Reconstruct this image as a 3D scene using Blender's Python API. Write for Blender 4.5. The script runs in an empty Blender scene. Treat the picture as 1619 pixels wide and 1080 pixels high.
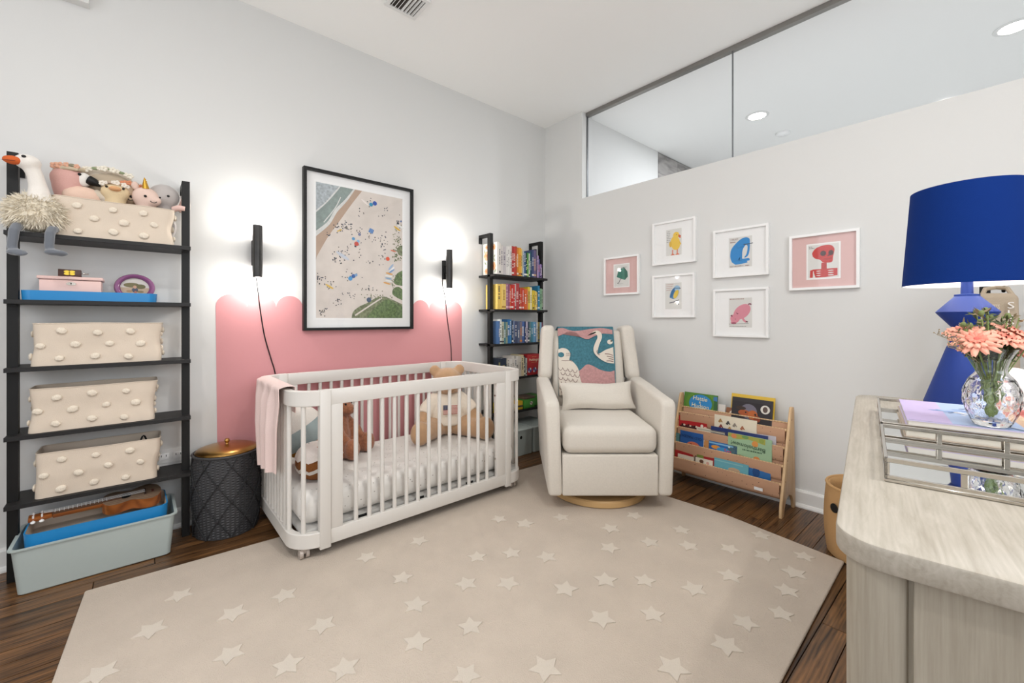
import bpy, bmesh, math, random
from mathutils import Vector, Matrix, Euler, noise
random.seed(7)
R = math.radians
SC = bpy.context.scene
COL = SC.collection
# ------------------------------------------------------------------ camera
cam_data = bpy.data.cameras.new('camera'); cam = bpy.data.objects.new('camera', cam_data); COL.objects.link(cam)
cam_data.sensor_fit = 'HORIZONTAL'; cam_data.sensor_width = 36.0
cam_data.lens = 674.0/1619*36; cam_data.shift_y = -35.0/1619; cam_data.clip_start = .02
cam.location = (0, 0, 1.1); cam.rotation_euler = (R(90), 0, R(-41.147))
SC.camera = cam
# ------------------------------------------------------------------ view, world, big lights
vs = SC.view_settings
vs.view_transform = 'Standard'; vs.look = 'None'; vs.exposure = 0.08; vs.gamma = 1.0; vs.use_curve_mapping = False
W = bpy.data.worlds.new('daylight'); SC.world = W; W.use_nodes = True
W.node_tree.nodes['Background'].inputs[0].default_value = (.80, .88, 1, 1)
W.node_tree.nodes['Background'].inputs[1].default_value = 1.0
def area(name, loc, rot, sx, sy, power, col=(1, 1, 1), shape='RECTANGLE', spread=180):
    d = bpy.data.lights.new(name, 'AREA'); d.shape = shape; d.size = sx
    if shape == 'RECTANGLE': d.size_y = sy
    d.energy = power; d.color = col; d.spread = R(spread)
    o = bpy.data.objects.new(name, d); COL.objects.link(o); o.location = loc; o.rotation_euler = rot
    return o
# added fill lights outside the two invented windows behind the camera
area('added_window_fill', (.55, -1.52, 1.65), (R(90), 0, R(0)), 2.1, 1.7, 33, (1, .995, .985))
area('added_window_fill', (-1.92, .8, 1.65), (R(90), 0, R(-90)), 2.1, 1.7, 22, (1, .995, .985))
SCONCE_W, FILL_DOWNLIGHT_W, LAMP_W, NEXT_W = 4.4, 14.0, 1.9, 25.0

def bulb(name, loc, power, col=(1, 1, 1), r=.02):
    d = bpy.data.lights.new(name, 'POINT'); d.energy = power; d.color = col; d.shadow_soft_size = r
    o = bpy.data.objects.new(name, d); COL.objects.link(o); o.location = loc; return o
# ------------------------------------------------------------------ helpers
def lin(h):
    h = h.lstrip('#'); c = [int(h[i:i+2], 16)/255 for i in (0, 2, 4)]
    return tuple(x/12.92 if x <= .04045 else ((x+.055)/1.055)**2.4 for x in c)+(1,)
MATS = {}
def mat(name, col, rough=.6, metal=0, bump=0, bscale=200, vary=0, vscale=8, spec=.5, sheen=0, emit=None, estr=0, stretch=None, coat=0):
    if name in MATS: return MATS[name]
    m = bpy.data.materials.new(name); m.use_nodes = True; nt = m.node_tree; b = nt.nodes['Principled BSDF']
    c = lin(col) if isinstance(col, str) else col
    b.inputs['Base Color'].default_value = c; b.inputs['Roughness'].default_value = rough; b.inputs['Metallic'].default_value = metal
    b.inputs['Specular IOR Level'].default_value = spec
    if sheen: b.inputs['Sheen Weight'].default_value = sheen; b.inputs['Sheen Roughness'].default_value = .5
    if coat: b.inputs['Coat Weight'].default_value = coat
    if emit: b.inputs['Emission Color'].default_value = lin(emit); b.inputs['Emission Strength'].default_value = estr
    tc = nt.nodes.new('ShaderNodeTexCoord'); mp = nt.nodes.new('ShaderNodeMapping'); nt.links.new(tc.outputs['Object'], mp.inputs[0])
    if stretch: mp.inputs['Scale'].default_value = stretch
    if vary:
        n = nt.nodes.new('ShaderNodeTexNoise'); n.inputs['Scale'].default_value = vscale; n.inputs['Detail'].default_value = 5
        nt.links.new(mp.outputs[0], n.inputs['Vector'])
        r = nt.nodes.new('ShaderNodeValToRGB'); nt.links.new(n.outputs[0], r.inputs[0])
        r.color_ramp.elements[0].position = .3; r.color_ramp.elements[1].position = .7
        r.color_ramp.elements[0].color = tuple(x*(1-vary) for x in c[:3])+(1,)
        r.color_ramp.elements[1].color = tuple(min(1, x*(1+vary)) for x in c[:3])+(1,)
        nt.links.new(r.outputs[0], b.inputs['Base Color'])
    if bump:
        n = nt.nodes.new('ShaderNodeTexNoise'); n.inputs['Scale'].default_value = bscale; n.inputs['Detail'].default_value = 3
        nt.links.new(mp.outputs[0], n.inputs['Vector'])
        bp = nt.nodes.new('ShaderNodeBump'); bp.inputs['Strength'].default_value = bump; bp.inputs['Distance'].default_value = .004
        nt.links.new(n.outputs[0], bp.inputs['Height']); nt.links.new(bp.outputs[0], b.inputs['Normal'])
    MATS[name] = m; return m
def wood(name, c0, c1, scale=(1, 1, 1), rough=.45, dist=6, wscale=6, bump=.15, perobj=.25, spec=.5, wave=.38, lo=.30, hi=.80):
    m = bpy.data.materials.new(name); m.use_nodes = True; nt = m.node_tree; L = nt.links; b = nt.nodes['Principled BSDF']
    tc = nt.nodes.new('ShaderNodeTexCoord'); oi = nt.nodes.new('ShaderNodeObjectInfo')
    add = nt.nodes.new('ShaderNodeVectorMath'); add.operation = 'MULTIPLY_ADD'
    L.new(oi.outputs['Random'], add.inputs[0]); add.inputs[1].default_value = (9, 5, 7); L.new(tc.outputs['Object'], add.inputs[2])
    mp = nt.nodes.new('ShaderNodeMapping'); mp.inputs['Scale'].default_value = scale; L.new(add.outputs[0], mp.inputs[0])
    w = nt.nodes.new('ShaderNodeTexNoise'); w.inputs['Scale'].default_value = wscale; w.inputs['Detail'].default_value = 8; w.inputs['Roughness'].default_value = .65; w.inputs['Distortion'].default_value = dist*.12
    L.new(mp.outputs[0], w.inputs['Vector'])
    w2 = nt.nodes.new('ShaderNodeTexWave'); w2.wave_type = 'BANDS'; w2.bands_direction = 'Y'; w2.inputs['Scale'].default_value = wscale*.55
    w2.inputs['Distortion'].default_value = dist*1.6; w2.inputs['Detail'].default_value = 3; w2.inputs['Detail Scale'].default_value = .9
    L.new(mp.outputs[0], w2.inputs['Vector'])
    mx = nt.nodes.new('ShaderNodeMath'); mx.operation = 'MULTIPLY_ADD'; L.new(w.outputs[0], mx.inputs[0]); mx.inputs[1].default_value = .75
    ms = nt.nodes.new('ShaderNodeMath'); ms.operation = 'MULTIPLY'; L.new(w2.outputs['Fac'], ms.inputs[0]); ms.inputs[1].default_value = wave; L.new(ms.outputs[0], mx.inputs[2])
    r = nt.nodes.new('ShaderNodeValToRGB'); L.new(mx.outputs[0], r.inputs[0])
    r.color_ramp.elements[0].position = lo; r.color_ramp.elements[1].position = hi
    r.color_ramp.elements[0].color = lin(c0); r.color_ramp.elements[1].color = lin(c1)
    hs = nt.nodes.new('ShaderNodeHueSaturation'); L.new(r.outputs[0], hs.inputs['Color'])
    ma = nt.nodes.new('ShaderNodeMapRange'); L.new(oi.outputs['Random'], ma.inputs[0]); ma.inputs[3].default_value = 1-perobj; ma.inputs[4].default_value = 1+perobj
    L.new(ma.outputs[0], hs.inputs['Value']); L.new(hs.outputs[0], b.inputs['Base Color'])
    b.inputs['Roughness'].default_value = rough; b.inputs['Specular IOR Level'].default_value = spec
    bp = nt.nodes.new('ShaderNodeBump'); bp.inputs['Strength'].default_value = bump; bp.inputs['Distance'].default_value = .002
    L.new(mx.outputs[0], bp.inputs['Height']); L.new(bp.outputs[0], b.inputs['Normal'])
    MATS[name] = m; return m
def pane_mat(name, tint=(1, 1, 1, 1), refl=1.0):
    m = bpy.data.materials.new(name); m.use_nodes = True; nt = m.node_tree; nt.nodes.clear()
    o = nt.nodes.new('ShaderNodeOutputMaterial'); mx = nt.nodes.new('ShaderNodeMixShader')
    t = nt.nodes.new('ShaderNodeBsdfTransparent'); t.inputs[0].default_value = tint
    g = nt.nodes.new('ShaderNodeBsdfGlossy'); g.inputs['Roughness'].default_value = .03
    fr = nt.nodes.new('ShaderNodeLayerWeight'); fr.inputs[0].default_value = .5
    p5 = nt.nodes.new('ShaderNodeMath'); p5.operation = 'POWER'; p5.inputs[1].default_value = 5; nt.links.new(fr.outputs['Facing'], p5.inputs[0])
    k = nt.nodes.new('ShaderNodeMath'); k.operation = 'MULTIPLY_ADD'; k.inputs[1].default_value = .9*refl; k.inputs[2].default_value = .045*refl
    nt.links.new(p5.outputs[0], k.inputs[0]); nt.links.new(k.outputs[0], mx.inputs[0])
    nt.links.new(t.outputs[0], mx.inputs[1]); nt.links.new(g.outputs[0], mx.inputs[2]); nt.links.new(mx.outputs[0], o.inputs[0])
    MATS[name] = m; return m
def plain(col, rough=.55, **k):
    return mat('tone_'+col.lstrip('#')+('' if rough == .55 else '_%d' % (rough*100)), col, rough, **k)

def rotz(a): return Matrix.Rotation(a, 4, 'Z')
def rotx(a): return Matrix.Rotation(a, 4, 'X')
def roty(a): return Matrix.Rotation(a, 4, 'Y')
def tr(x, y, z): return Matrix.Translation((x, y, z))
class MB:
    def __init__(s): s.v = []; s.f = []; s.m = []; s.mi = 0
    def add(s, vs, fs, M=None):
        o = len(s.v)
        for p in vs:
            p = Vector(p); s.v.append(tuple(M @ p) if M else tuple(p))
        for f in fs: s.f.append([i+o for i in f]); s.m.append(s.mi)
        return s
    def box(s, x0, x1, y0, y1, z0, z1, M=None):
        return s.add([(x, y, z) for z in (z0, z1) for y in (y0, y1) for x in (x0, x1)],
                     [(0, 2, 3, 1), (4, 5, 7, 6), (0, 1, 5, 4), (2, 6, 7, 3), (0, 4, 6, 2), (1, 3, 7, 5)], M)
    def rbox(s, x0, x1, y0, y1, z0, z1, r=.01, seg=3, M=None):
        bm = bmesh.new(); bmesh.ops.create_cube(bm, size=1)
        for v in bm.verts:
            v.co = ((x0+x1)/2+v.co.x*(x1-x0), (y0+y1)/2+v.co.y*(y1-y0), (z0+z1)/2+v.co.z*(z1-z0))
        bmesh.ops.bevel(bm, geom=list(bm.edges), offset=r, segments=seg, profile=.5, affect='EDGES')
        return s.bm(bm, M)
    def bm(s, bm, M=None):
        bm.verts.index_update()
        s.add([v.co.copy() for v in bm.verts], [[v.index for v in f.verts] for f in bm.faces], M); bm.free(); return s
    def prism(s, poly, a, b, axis='z', M=None, bevel=0, seg=2):
        n = len(poly)
        def P(p, h): return {'z': (p[0], p[1], h), 'y': (p[0], h, p[1]), 'x': (h, p[0], p[1])}[axis]
        vs = [P(p, a) for p in poly]+[P(p, b) for p in poly]
        fs = [list(range(n))[::-1], list(range(n, 2*n))]+[[i, (i+1) % n, n+(i+1) % n, n+i] for i in range(n)]
        bm = bmesh.new(); bv = [bm.verts.new(v) for v in vs]
        for f in fs: bm.faces.new([bv[i] for i in f])
        bmesh.ops.recalc_face_normals(bm, faces=bm.faces)
        if bevel:
            bm.edges.ensure_lookup_table()
            ed = [e for e in bm.edges if e.calc_face_angle(0) > .6]
            bmesh.ops.bevel(bm, geom=ed, offset=bevel, segments=seg, profile=.5, affect='EDGES')
        return s.bm(bm, M)
    def cyl(s, p0, p1, r0, r1=None, n=16, cap=True, M=None):
        return s.tube([p0, p1], [r0, r0 if r1 is None else r1], n, cap=cap, M=M)
    def tube(s, pts, r, n=8, closed=False, cap=True, M=None):
        pts = [Vector(p) for p in pts]; N = len(pts); vs = []; fs = []
        rr = r if isinstance(r, (list, tuple)) else [r]*N
        up = None
        for i, p in enumerate(pts):
            a = pts[(i-1) % N] if (closed or i > 0) else p; b = pts[(i+1) % N] if (closed or i < N-1) else p
            t = (b-a).normalized() if (b-a).length > 1e-9 else Vector((0, 0, 1))
            if up is None: up = t.orthogonal().normalized()
            up = (up-t*up.dot(t)); up = up.normalized() if up.length > 1e-6 else t.orthogonal().normalized()
            w = t.cross(up)
            for k in range(n):
                q = 2*math.pi*k/n; vs.append(p+(up*math.cos(q)+w*math.sin(q))*rr[i])
        for i in range(N if closed else N-1):
            j = (i+1) % N
            for k in range(n): fs.append((i*n+k, i*n+(k+1) % n, j*n+(k+1) % n, j*n+k))
        if cap and not closed: fs.append(list(range(n))[::-1]); fs.append([(N-1)*n+k for k in range(n)])
        return s.add(vs, fs, M)
    def lathe(s, prof, n=32, M=None, fn=None, cap=True):
        vs = []; fs = []; N = len(prof)
        for i, (r, z) in enumerate(prof):
            for k in range(n):
                a = 2*math.pi*k/n; q = r*(fn(i, k, a, z) if fn else 1)
                vs.append((q*math.cos(a), q*math.sin(a), z))
        for i in range(N-1):
            for k in range(n): fs.append((i*n+k, i*n+(k+1) % n, (i+1)*n+(k+1) % n, (i+1)*n+k))
        if prof[0] == prof[-1]: cap = False
        if cap and prof[0][0] > 1e-4: fs.append(list(range(n))[::-1])
        if cap and prof[-1][0] > 1e-4: fs.append([(N-1)*n+k for k in range(n)])
        return s.add(vs, fs, M)
    def ell(s, c, r, nu=20, nv=12, M=None, e=1.0):
        if not isinstance(r, (list, tuple)): r = (r, r, r)
        sp = lambda x: math.copysign(abs(x)**e, x)
        vs = [(c[0], c[1], c[2]-r[2])]; fs = []
        for i in range(1, nv):
            t = math.pi*i/nv-math.pi/2
            for k in range(nu):
                a = 2*math.pi*k/nu
                vs.append((c[0]+r[0]*sp(math.cos(t))*sp(math.cos(a)), c[1]+r[1]*sp(math.cos(t))*sp(math.sin(a)), c[2]+r[2]*sp(math.sin(t))))
        vs.append((c[0], c[1], c[2]+r[2])); T = len(vs)-1
        for k in range(nu):
            fs.append((0, 1+(k+1) % nu, 1+k)); fs.append((T, T-nu+k, T-nu+(k+1) % nu))
        for i in range(nv-2):
            for k in range(nu): fs.append((1+i*nu+k, 1+i*nu+(k+1) % nu, 1+(i+1)*nu+(k+1) % nu, 1+(i+1)*nu+k))
        return s.add(vs, fs, M)
    def grid(s, fn, nu, nv, M=None, wrap=False):
        vs = [fn(i/nu, j/nv) for j in range(nv+1) for i in range(nu+1)]
        fs = [(j*(nu+1)+i, j*(nu+1)+i+1, (j+1)*(nu+1)+i+1, (j+1)*(nu+1)+i) for j in range(nv) for i in range(nu)]
        return s.add(vs, fs, M)
    def sheet(s, fn, nu, nv, th, M=None):
        """closed thin cloth: fn(u,v)->(point, normal)"""
        top = []; bot = []
        for j in range(nv+1):
            for i in range(nu+1):
                p, nn = fn(i/nu, j/nv); p = Vector(p); nn = Vector(nn).normalized(); top.append(p+nn*th/2); bot.append(p-nn*th/2)
        n1 = (nu+1)*(nv+1); I = lambda i, j: j*(nu+1)+i
        fs = []
        for j in range(nv):
            for i in range(nu):
                q = (I(i, j), I(i+1, j), I(i+1, j+1), I(i, j+1)); fs.append(q); fs.append(tuple(x+n1 for x in q[::-1]))
        ring = [I(i, 0) for i in range(nu)]+[I(nu, j) for j in range(nv)]+[I(i, nv) for i in range(nu, 0, -1)]+[I(0, j) for j in range(nv, 0, -1)]
        for a, b in zip(ring, ring[1:]+ring[:1]): fs.append((b, a, a+n1, b+n1))
        return s.add(top+bot, fs, M)
    def build(s, name, mats, parent=None, loc=None, rz=0, smooth=True, angle=40):
        me = bpy.data.meshes.new(name); me.from_pydata(s.v, [], s.f); me.update()
        if not isinstance(mats, (list, tuple)): mats = [mats]
        for m in mats: me.materials.append(MATS[m] if isinstance(m, str) else m)
        if len(mats) > 1: me.polygons.foreach_set('material_index', s.m)
        if smooth:
            me.polygons.foreach_set('use_smooth', [True]*len(me.polygons)); me.set_sharp_from_angle(angle=R(angle))
        return link(name, me, parent, loc, rz)
def link(name, me, parent=None, loc=None, rz=0):
    o = bpy.data.objects.new(name, me); COL.objects.link(o)
    if parent: o.parent = parent
    if loc is not None: o.location = loc
    if rz: o.rotation_euler = (0, 0, rz)
    return o
def tag(o, label, cat, group=None):
    o['label'] = label; o['category'] = cat
    if group: o['group'] = group
    return o
def thing(name, label, cat, loc=(0, 0, 0), rz=0, group=None):
    o = bpy.data.objects.new(name, None); COL.objects.link(o); o.empty_display_size = .05
    o.location = loc; o.rotation_euler = (0, 0, rz); return tag(o, label, cat, group)
def struct(o): o['kind'] = 'structure'; return o
def box(name, m, x0, x1, y0, y1, z0, z1, parent=None, r=0, seg=2, loc=None):
    b = MB()
    if r: b.rbox(x0, x1, y0, y1, z0, z1, r, seg)
    else: b.box(x0, x1, y0, y1, z0, z1)
    return b.build(name, m, parent, loc, smooth=bool(r))
def soft(name, mb, m, parent, voxel=.008, smooth=6, loc=None, rz=0):
    """fuse overlapping shapes into one continuous soft skin"""
    o = mb.build(name+'_tmp', m, None); 
    rm = o.modifiers.new('r', 'REMESH'); rm.mode = 'VOXEL'; rm.voxel_size = voxel; rm.use_smooth_shade = True
    sm = o.modifiers.new('s', 'SMOOTH'); sm.factor = .5; sm.iterations = smooth
    dg = bpy.context.evaluated_depsgraph_get(); me = bpy.data.meshes.new_from_object(o.evaluated_get(dg)); me.name = name
    bpy.data.objects.remove(o)
    me.polygons.foreach_set('use_smooth', [True]*len(me.polygons))
    if not me.materials: me.materials.append(MATS[m] if isinstance(m, str) else m)
    return link(name, me, parent, loc, rz)
def text(name, s, size, m, parent, M, extrude=.0004, align='CENTER', width=1.0):
    c = bpy.data.curves.new('t', 'FONT'); c.body = s; c.size = size; c.extrude = extrude; c.align_x = align; c.align_y = 'CENTER'; c.resolution_u = 2
    o = bpy.data.objects.new('t', c); COL.objects.link(o)
    dg = bpy.context.evaluated_depsgraph_get(); me = bpy.data.meshes.new_from_object(o.evaluated_get(dg)); me.name = name
    bpy.data.objects.remove(o); me.materials.clear(); me.materials.append(MATS[m] if isinstance(m, str) else m)
    me.transform(M @ Matrix.Diagonal((width, 1, 1, 1)))
    return link(name, me, parent)
def circ(cx, cy, rx, ry=None, n=20, a0=0, a1=360, rot=0):
    ry = rx if ry is None else ry; full = abs(a1-a0) >= 360
    out = []
    for i in range(n if full else n+1):
        a = R(a0+(a1-a0)*i/n); x = rx*math.cos(a); y = ry*math.sin(a); q = R(rot)
        out.append((cx+x*math.cos(q)-y*math.sin(q), cy+x*math.sin(q)+y*math.cos(q)))
    return out
def stroke(pts, w):
    L = []; Rr = []
    for i, p in enumerate(pts):
        a = pts[max(0, i-1)]; b = pts[min(len(pts)-1, i+1)]; d = Vector((b[0]-a[0], b[1]-a[1]))
        d = d.normalized() if d.length > 1e-9 else Vector((1, 0)); n = Vector((-d.y, d.x))*w/2
        L.append((p[0]+n.x, p[1]+n.y)); Rr.append((p[0]-n.x, p[1]-n.y))
    return L+Rr[::-1]
def art(name, shapes, M, parent, step=.00025, base=.0003):
    """flat print: list of (polygon, colour) laid one over another on the local xy plane"""
    b = MB(); mats = []; idx = {}
    for k, (poly, c) in enumerate(shapes):
        if c not in idx: idx[c] = len(mats); mats.append(plain(c, .7) if c.startswith('#') else MATS[c])
        b.mi = idx[c]
        bm = bmesh.new(); vs = [bm.verts.new((p[0], p[1], base+step*k)) for p in poly]
        try: f = bm.faces.new(vs)
        except ValueError: bm.free(); continue
        bmesh.ops.triangulate(bm, faces=[f]); bm.normal_update()
        if sum(f.normal.z for f in bm.faces) < 0: bmesh.ops.reverse_faces(bm, faces=list(bm.faces))
        b.bm(bm, M)
    return b.build(name, mats, parent, smooth=False)
def frame_M(o, ux, uz):   # local xy plane -> (ux, uz) at o
    ux = Vector(ux).normalized(); uz = Vector(uz).normalized(); n = ux.cross(uz)
    M = Matrix.Identity(4)
    for i in range(3): M[i][0] = ux[i]; M[i][1] = uz[i]; M[i][2] = n[i]; M[i][3] = o[i]
    return M

# ------------------------------------------------------------------ materials
mat('wall_paint', '#DBDBD9', .85, bump=.05, bscale=300)
mat('ceiling_paint', '#F8F8F6', .9)
mat('trim_paint', '#E6E6E4', .45)
mat('pink_paint', '#D59598', .8, bump=.05, bscale=300)
mat('black_wood', '#131213', .55, bump=.08, bscale=60, stretch=(1, 12, 12))
mat('black_metal', '#0F0F0F', .5, spec=.35)
mat('white_lacquer', '#DCD8D2', .38)
mat('white_frame', '#F3F3F2', .4)
mat('paper_white', '#F1F1F0', .8)
mat('canvas', '#DBCCBA', .9, bump=.25, bscale=500, vary=.05, vscale=6)
mat('canvas_in', '#8F8379', .9)
mat('pompom', '#E9DDCB', .95, bump=.8, bscale=180)
mat('rug', '#CCBFB1', .98, bump=.9, bscale=260, vary=.05, vscale=5, spec=.1)
mat('rug_star', '#DAD0C3', .98, bump=.9, bscale=350, spec=.1)
mat('upholstery', '#DAD3C8', .9, bump=.35, bscale=650, vary=.03, vscale=120, sheen=.2)
mat('oak_base', '#C9A573', .4)
mat('gold', '#B58B4E', .28, 1)
mat('wicker', '#3A3A3C', .6)
mat('rope_black', '#232325', .7)
mat('chrome', '#C9C4BC', .12, 1)
mat('mirror', '#E8ECEC', .03, 1)
mat('plastic_sage', '#B4BFBC', .42, spec=.4)
mat('blue_tray', '#1F86C6', .4)
mat('tray_liner', '#CFC0B0', .8)
mat('lamp_blue', '#002E80', .6)
mat('shade_blue', '#00286C', .9, spec=.2, bump=.1, bscale=500)
mat('shade_white', '#F6F4F0', .8)
mat('bulb_glow', '#FFFFFF', .5, emit='#FFF3E2', estr=14)
mat('fixture_glow', '#FFFFFF', .5, emit='#FFFAF2', estr=22)
mat('mattress', '#E3DFDA', .9, bump=.1, bscale=400)
mat('tan_plush', '#BB9570', .95, bump=.5, bscale=420, sheen=.4, vary=.08, vscale=25)
mat('brown_plush', '#9C6446', .95, bump=1.0, bscale=210, sheen=.3, vary=.25, vscale=90)
mat('cream_knit', '#E8DCCB', .95, bump=.5, bscale=500)
mat('cream_fur', '#EFE6D4', .95, vary=.12, vscale=20)
mat('page_edge', '#E7E1D4', .9)
mat('clear_plastic', '#B9ADA4', .15, spec=.8)
wood('floor_wood', '#22140B', '#8E643C', (1.6, 19, 19), .33, 4, 2.6, .06, .28, wave=.10, lo=.28, hi=.62)
wood('dresser_wood', '#A39A8B', '#BAB2A4', (2.2, 40, 40), .55, 3, 3.0, .05, 0, wave=.05, lo=.25, hi=.6)
wood('dresser_top_wood', '#9E9688', '#B9B2A6', (3.0, 26, 26), .42, 5, 3, .03, 0, wave=.06, lo=.25, hi=.6)
wood('dresser_side_wood', '#9A9181', '#AFA798', (50, 50, 2.2), .6, 2, 3.0, .03, 0, wave=.03, lo=.25, hi=.6)
wood('birch', '#BE9A70', '#DDBD93', (12, 12, 1.5), .45, 3, 3, .05, .03)
wood('stone_tile', '#6E6B69', '#A8A4A1', (1.5, 6, 6), .5, 9, 2, .05, .08)
pane_mat('pane', (.985, .99, 1, 1), .5); pane_mat('picture_glass', (1, 1, 1, 1), .8)
gl = bpy.data.materials.new('crystal'); gl.use_nodes = True; _b = gl.node_tree.nodes['Principled BSDF']
_b.inputs['Transmission Weight'].default_value = 1; _b.inputs['Roughness'].default_value = 0.0; _b.inputs['IOR'].default_value = 1.5; _b.inputs['Base Color'].default_value = (.99, .99, .99, 1)
MATS['crystal'] = gl
def dotmat(name, base, dot, scale, size, rough=.9, randomness=1.0):
    m = bpy.data.materials.new(name); m.use_nodes = True; nt = m.node_tree; b = nt.nodes['Principled BSDF']; b.inputs['Roughness'].default_value = rough
    tc = nt.nodes.new('ShaderNodeTexCoord'); v = nt.nodes.new('ShaderNodeTexVoronoi'); v.inputs['Scale'].default_value = scale; v.inputs['Randomness'].default_value = randomness
    nt.links.new(tc.outputs['Object'], v.inputs['Vector'])
    r = nt.nodes.new('ShaderNodeValToRGB'); r.color_ramp.interpolation = 'CONSTANT'; r.color_ramp.elements[0].color = lin(dot); r.color_ramp.elements[1].color = lin(base); r.color_ramp.elements[1].position = size
    nt.links.new(v.outputs['Distance'], r.inputs[0]); nt.links.new(r.outputs[0], b.inputs['Base Color']); MATS[name] = m
dotmat('sheet_dots', '#E2DFDA', '#A9A39B', 34, .12)
dotmat('sling_dots', '#C79C7E', '#4A3B33', 40, .10)
YA, XB, HC = 2.87, 2.93, 2.93          # wall planes and ceiling height
XN, YN = -1.8, -1.4                     # the walls behind the camera
# ------------------------------------------------------------------ room shell
fl = struct(box('floor', 'floor_wood', XN-.1, XB+2.6, YN-.1, YA+.1, -.06, -.012))
pw = .083; row = 0; y = YN
plank_cache = {}
while y < YA-.001:
    y1 = min(y+pw, YA); x = XN - random.random()*.9
    while x < XB:
        ln = random.choice([.9, 1.2, 1.5, 1.8]); a = max(x, XN); b_ = min(x+ln, XB)
        if b_-a > .05:
            mb = MB(); g = .0006
            w2 = (y1-y)/2-g; l2 = (b_-a)/2-g
            mb.add([(-l2, -w2, -.012), (l2, -w2, -.012), (l2, w2, -.012), (-l2, w2, -.012), (-l2+.001, -w2+.001, 0), (l2-.001, -w2+.001, 0), (l2-.001, w2-.001, 0), (-l2+.001, w2-.001, 0)],
                   [(4, 5, 6, 7), (0, 1, 5, 4), (1, 2, 6, 5), (2, 3, 7, 6), (3, 0, 4, 7)])
            mb.build('plank', 'floor_wood', fl, ((a+b_)/2, (y+y1)/2, 0), smooth=False)
        x += ln
    y = y1
wl = struct(box('wall_left', 'wall_paint', XN-.1, XB+2.6, YA, YA+.1, -.05, HC+.1))
# scalloped pink paint: a thin coat on the wall
sc = []
xe = [.319, .4695, .620, .769, .920, 1.071, 1.221, 1.372, 1.523, 1.6655, 1.794, 1.966]
ztop, zb = 1.2445, 1.172
poly = [(1.966, 0.0), (.330, 0.0), (.319, zb)]
for a, b_ in zip(xe, xe[1:]):
    for i in range(0, 13):
        t = math.pi*(1-i/12); poly.append(((a+b_)/2+(b_-a)/2*math.cos(t), zb+(ztop-zb)*math.sin(t)))
MB().prism(poly, YA-.0012, YA, 'y').build('painted_scallop', 'pink_paint', wl, smooth=False)
struct(box('trim_1', 'wall_paint', XN, -.18, YA-.05, YA, 2.585, HC))   # soffit
# right wall with the clerestory opening (sill z 2.163, opening y < 2.418)
wr = MB(); wr.box(XB, XB+.14, YN-.1, YA, -.05, 2.163); wr.box(XB, XB+.14, 2.418, YA, 2.163, HC)
struct(wr.build('wall_right', 'wall_paint', smooth=False))
def win_wall(name, axis, c0, c1, lo, hi, w0, w1, z0, z1):
    b = MB()
    def q(a, b2, za, zb_):
        if axis == 'y': b.box(a, b2, c0, c1, za, zb_)
        else: b.box(c0, c1, a, b2, za, zb_)
    q(lo, w0, -.05, HC+.1); q(w1, hi, -.05, HC+.1); q(w0, w1, -.05, z0); q(w0, w1, z1, HC+.1)
    return struct(b.build(name, 'wall_paint', smooth=False))
win_wall('wall_back', 'y', YN-.1, YN, XN-.1, XB+.14, -.5, 1.6, .8, 2.5)
win_wall('wall_near', 'x', XN-.1, XN, YN, YA, -.25, 1.85, .8, 2.5)
def window(name, axis, c, a0, a1, z0, z1):
    w = bpy.data.objects.new(name, None); COL.objects.link(w); struct(w)
    def bx(n, m, a, b2, d0, d1, za, zb_):
        return box(n, m, *((a, b2, c+d0, c+d1) if axis == 'y' else (c+d0, c+d1, a, b2)), za, zb_, w)
    for a, b2, za, zb_ in ((a0, a0+.05, z0, z1), (a1-.05, a1, z0, z1), (a0+.05, a1-.05, z0, z0+.05), (a0+.05, a1-.05, z1-.05, z1), ((a0+a1)/2-.025, (a0+a1)/2+.025, z0+.05, z1-.05)):
        bx('added_window_frame', 'trim_paint', a, b2, -.03, .03, za, zb_)
    bx('pane', 'pane', a0+.05, (a0+a1)/2-.025, -.003, .003, z0+.05, z1-.05); bx('pane', 'pane', (a0+a1)/2+.025, a1-.05, -.003, .003, z0+.05, z1-.05)
window('added_window_back', 'y', YN-.05, -.5, 1.6, .8, 2.5)  # invented window, out of view, made for the fill light
window('added_window_near', 'x', XN-.05, -.25, 1.85, .8, 2.5)  # second invented window, also unseen and only for fill
struct(box('ceiling', 'ceiling_paint', XN-.1, XB+2.6, YN-.1, YA+.1, HC, HC+.1))
# baseboards with a rounded shoe
def baseb(name, f):
    o = MB(); prof = [(0, 0), (.028, 0), (.028, .008), (.022, .02), (.016, .024), (.016, .088), (.010, .1), (0, .1)]
    f(o, prof); return struct(o.build(name, 'trim_paint', smooth=False))
baseb('baseboard_left', lambda o, p: o.prism([(YA-a, z) for a, z in p], XN, XB-.002, 'x'))
baseb('baseboard_right', lambda o, p: o.prism([(XB-a, z) for a, z in p], YN, YA-.03, 'y'))
# clerestory glazing
cw = bpy.data.objects.new('window_1', None); COL.objects.link(cw); struct(cw)
box('pane', 'pane', XB+.066, XB+.074, 1.1825, 2.412, 2.168, HC-.03, cw)
box('pane', 'pane', XB+.066, XB+.074, -1.38, 1.1785, 2.168, HC-.03, cw)
mat('joint_grey', '#6F7173', .4, .3)
box('glass_joint', 'joint_grey', XB+.062, XB+.078, 1.1785, 1.1825, 2.166, HC-.03, cw)
mat('channel', '#8A8783', .4, .6)
box('top_channel', 'channel', XB+.05, XB+.09, -1.38, 2.416, HC-.032, HC-.001, cw)
box('side_gasket', 'joint_grey', XB+.06, XB+.08, 2.412, 2.417, 2.166, HC-.032, cw)
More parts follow.
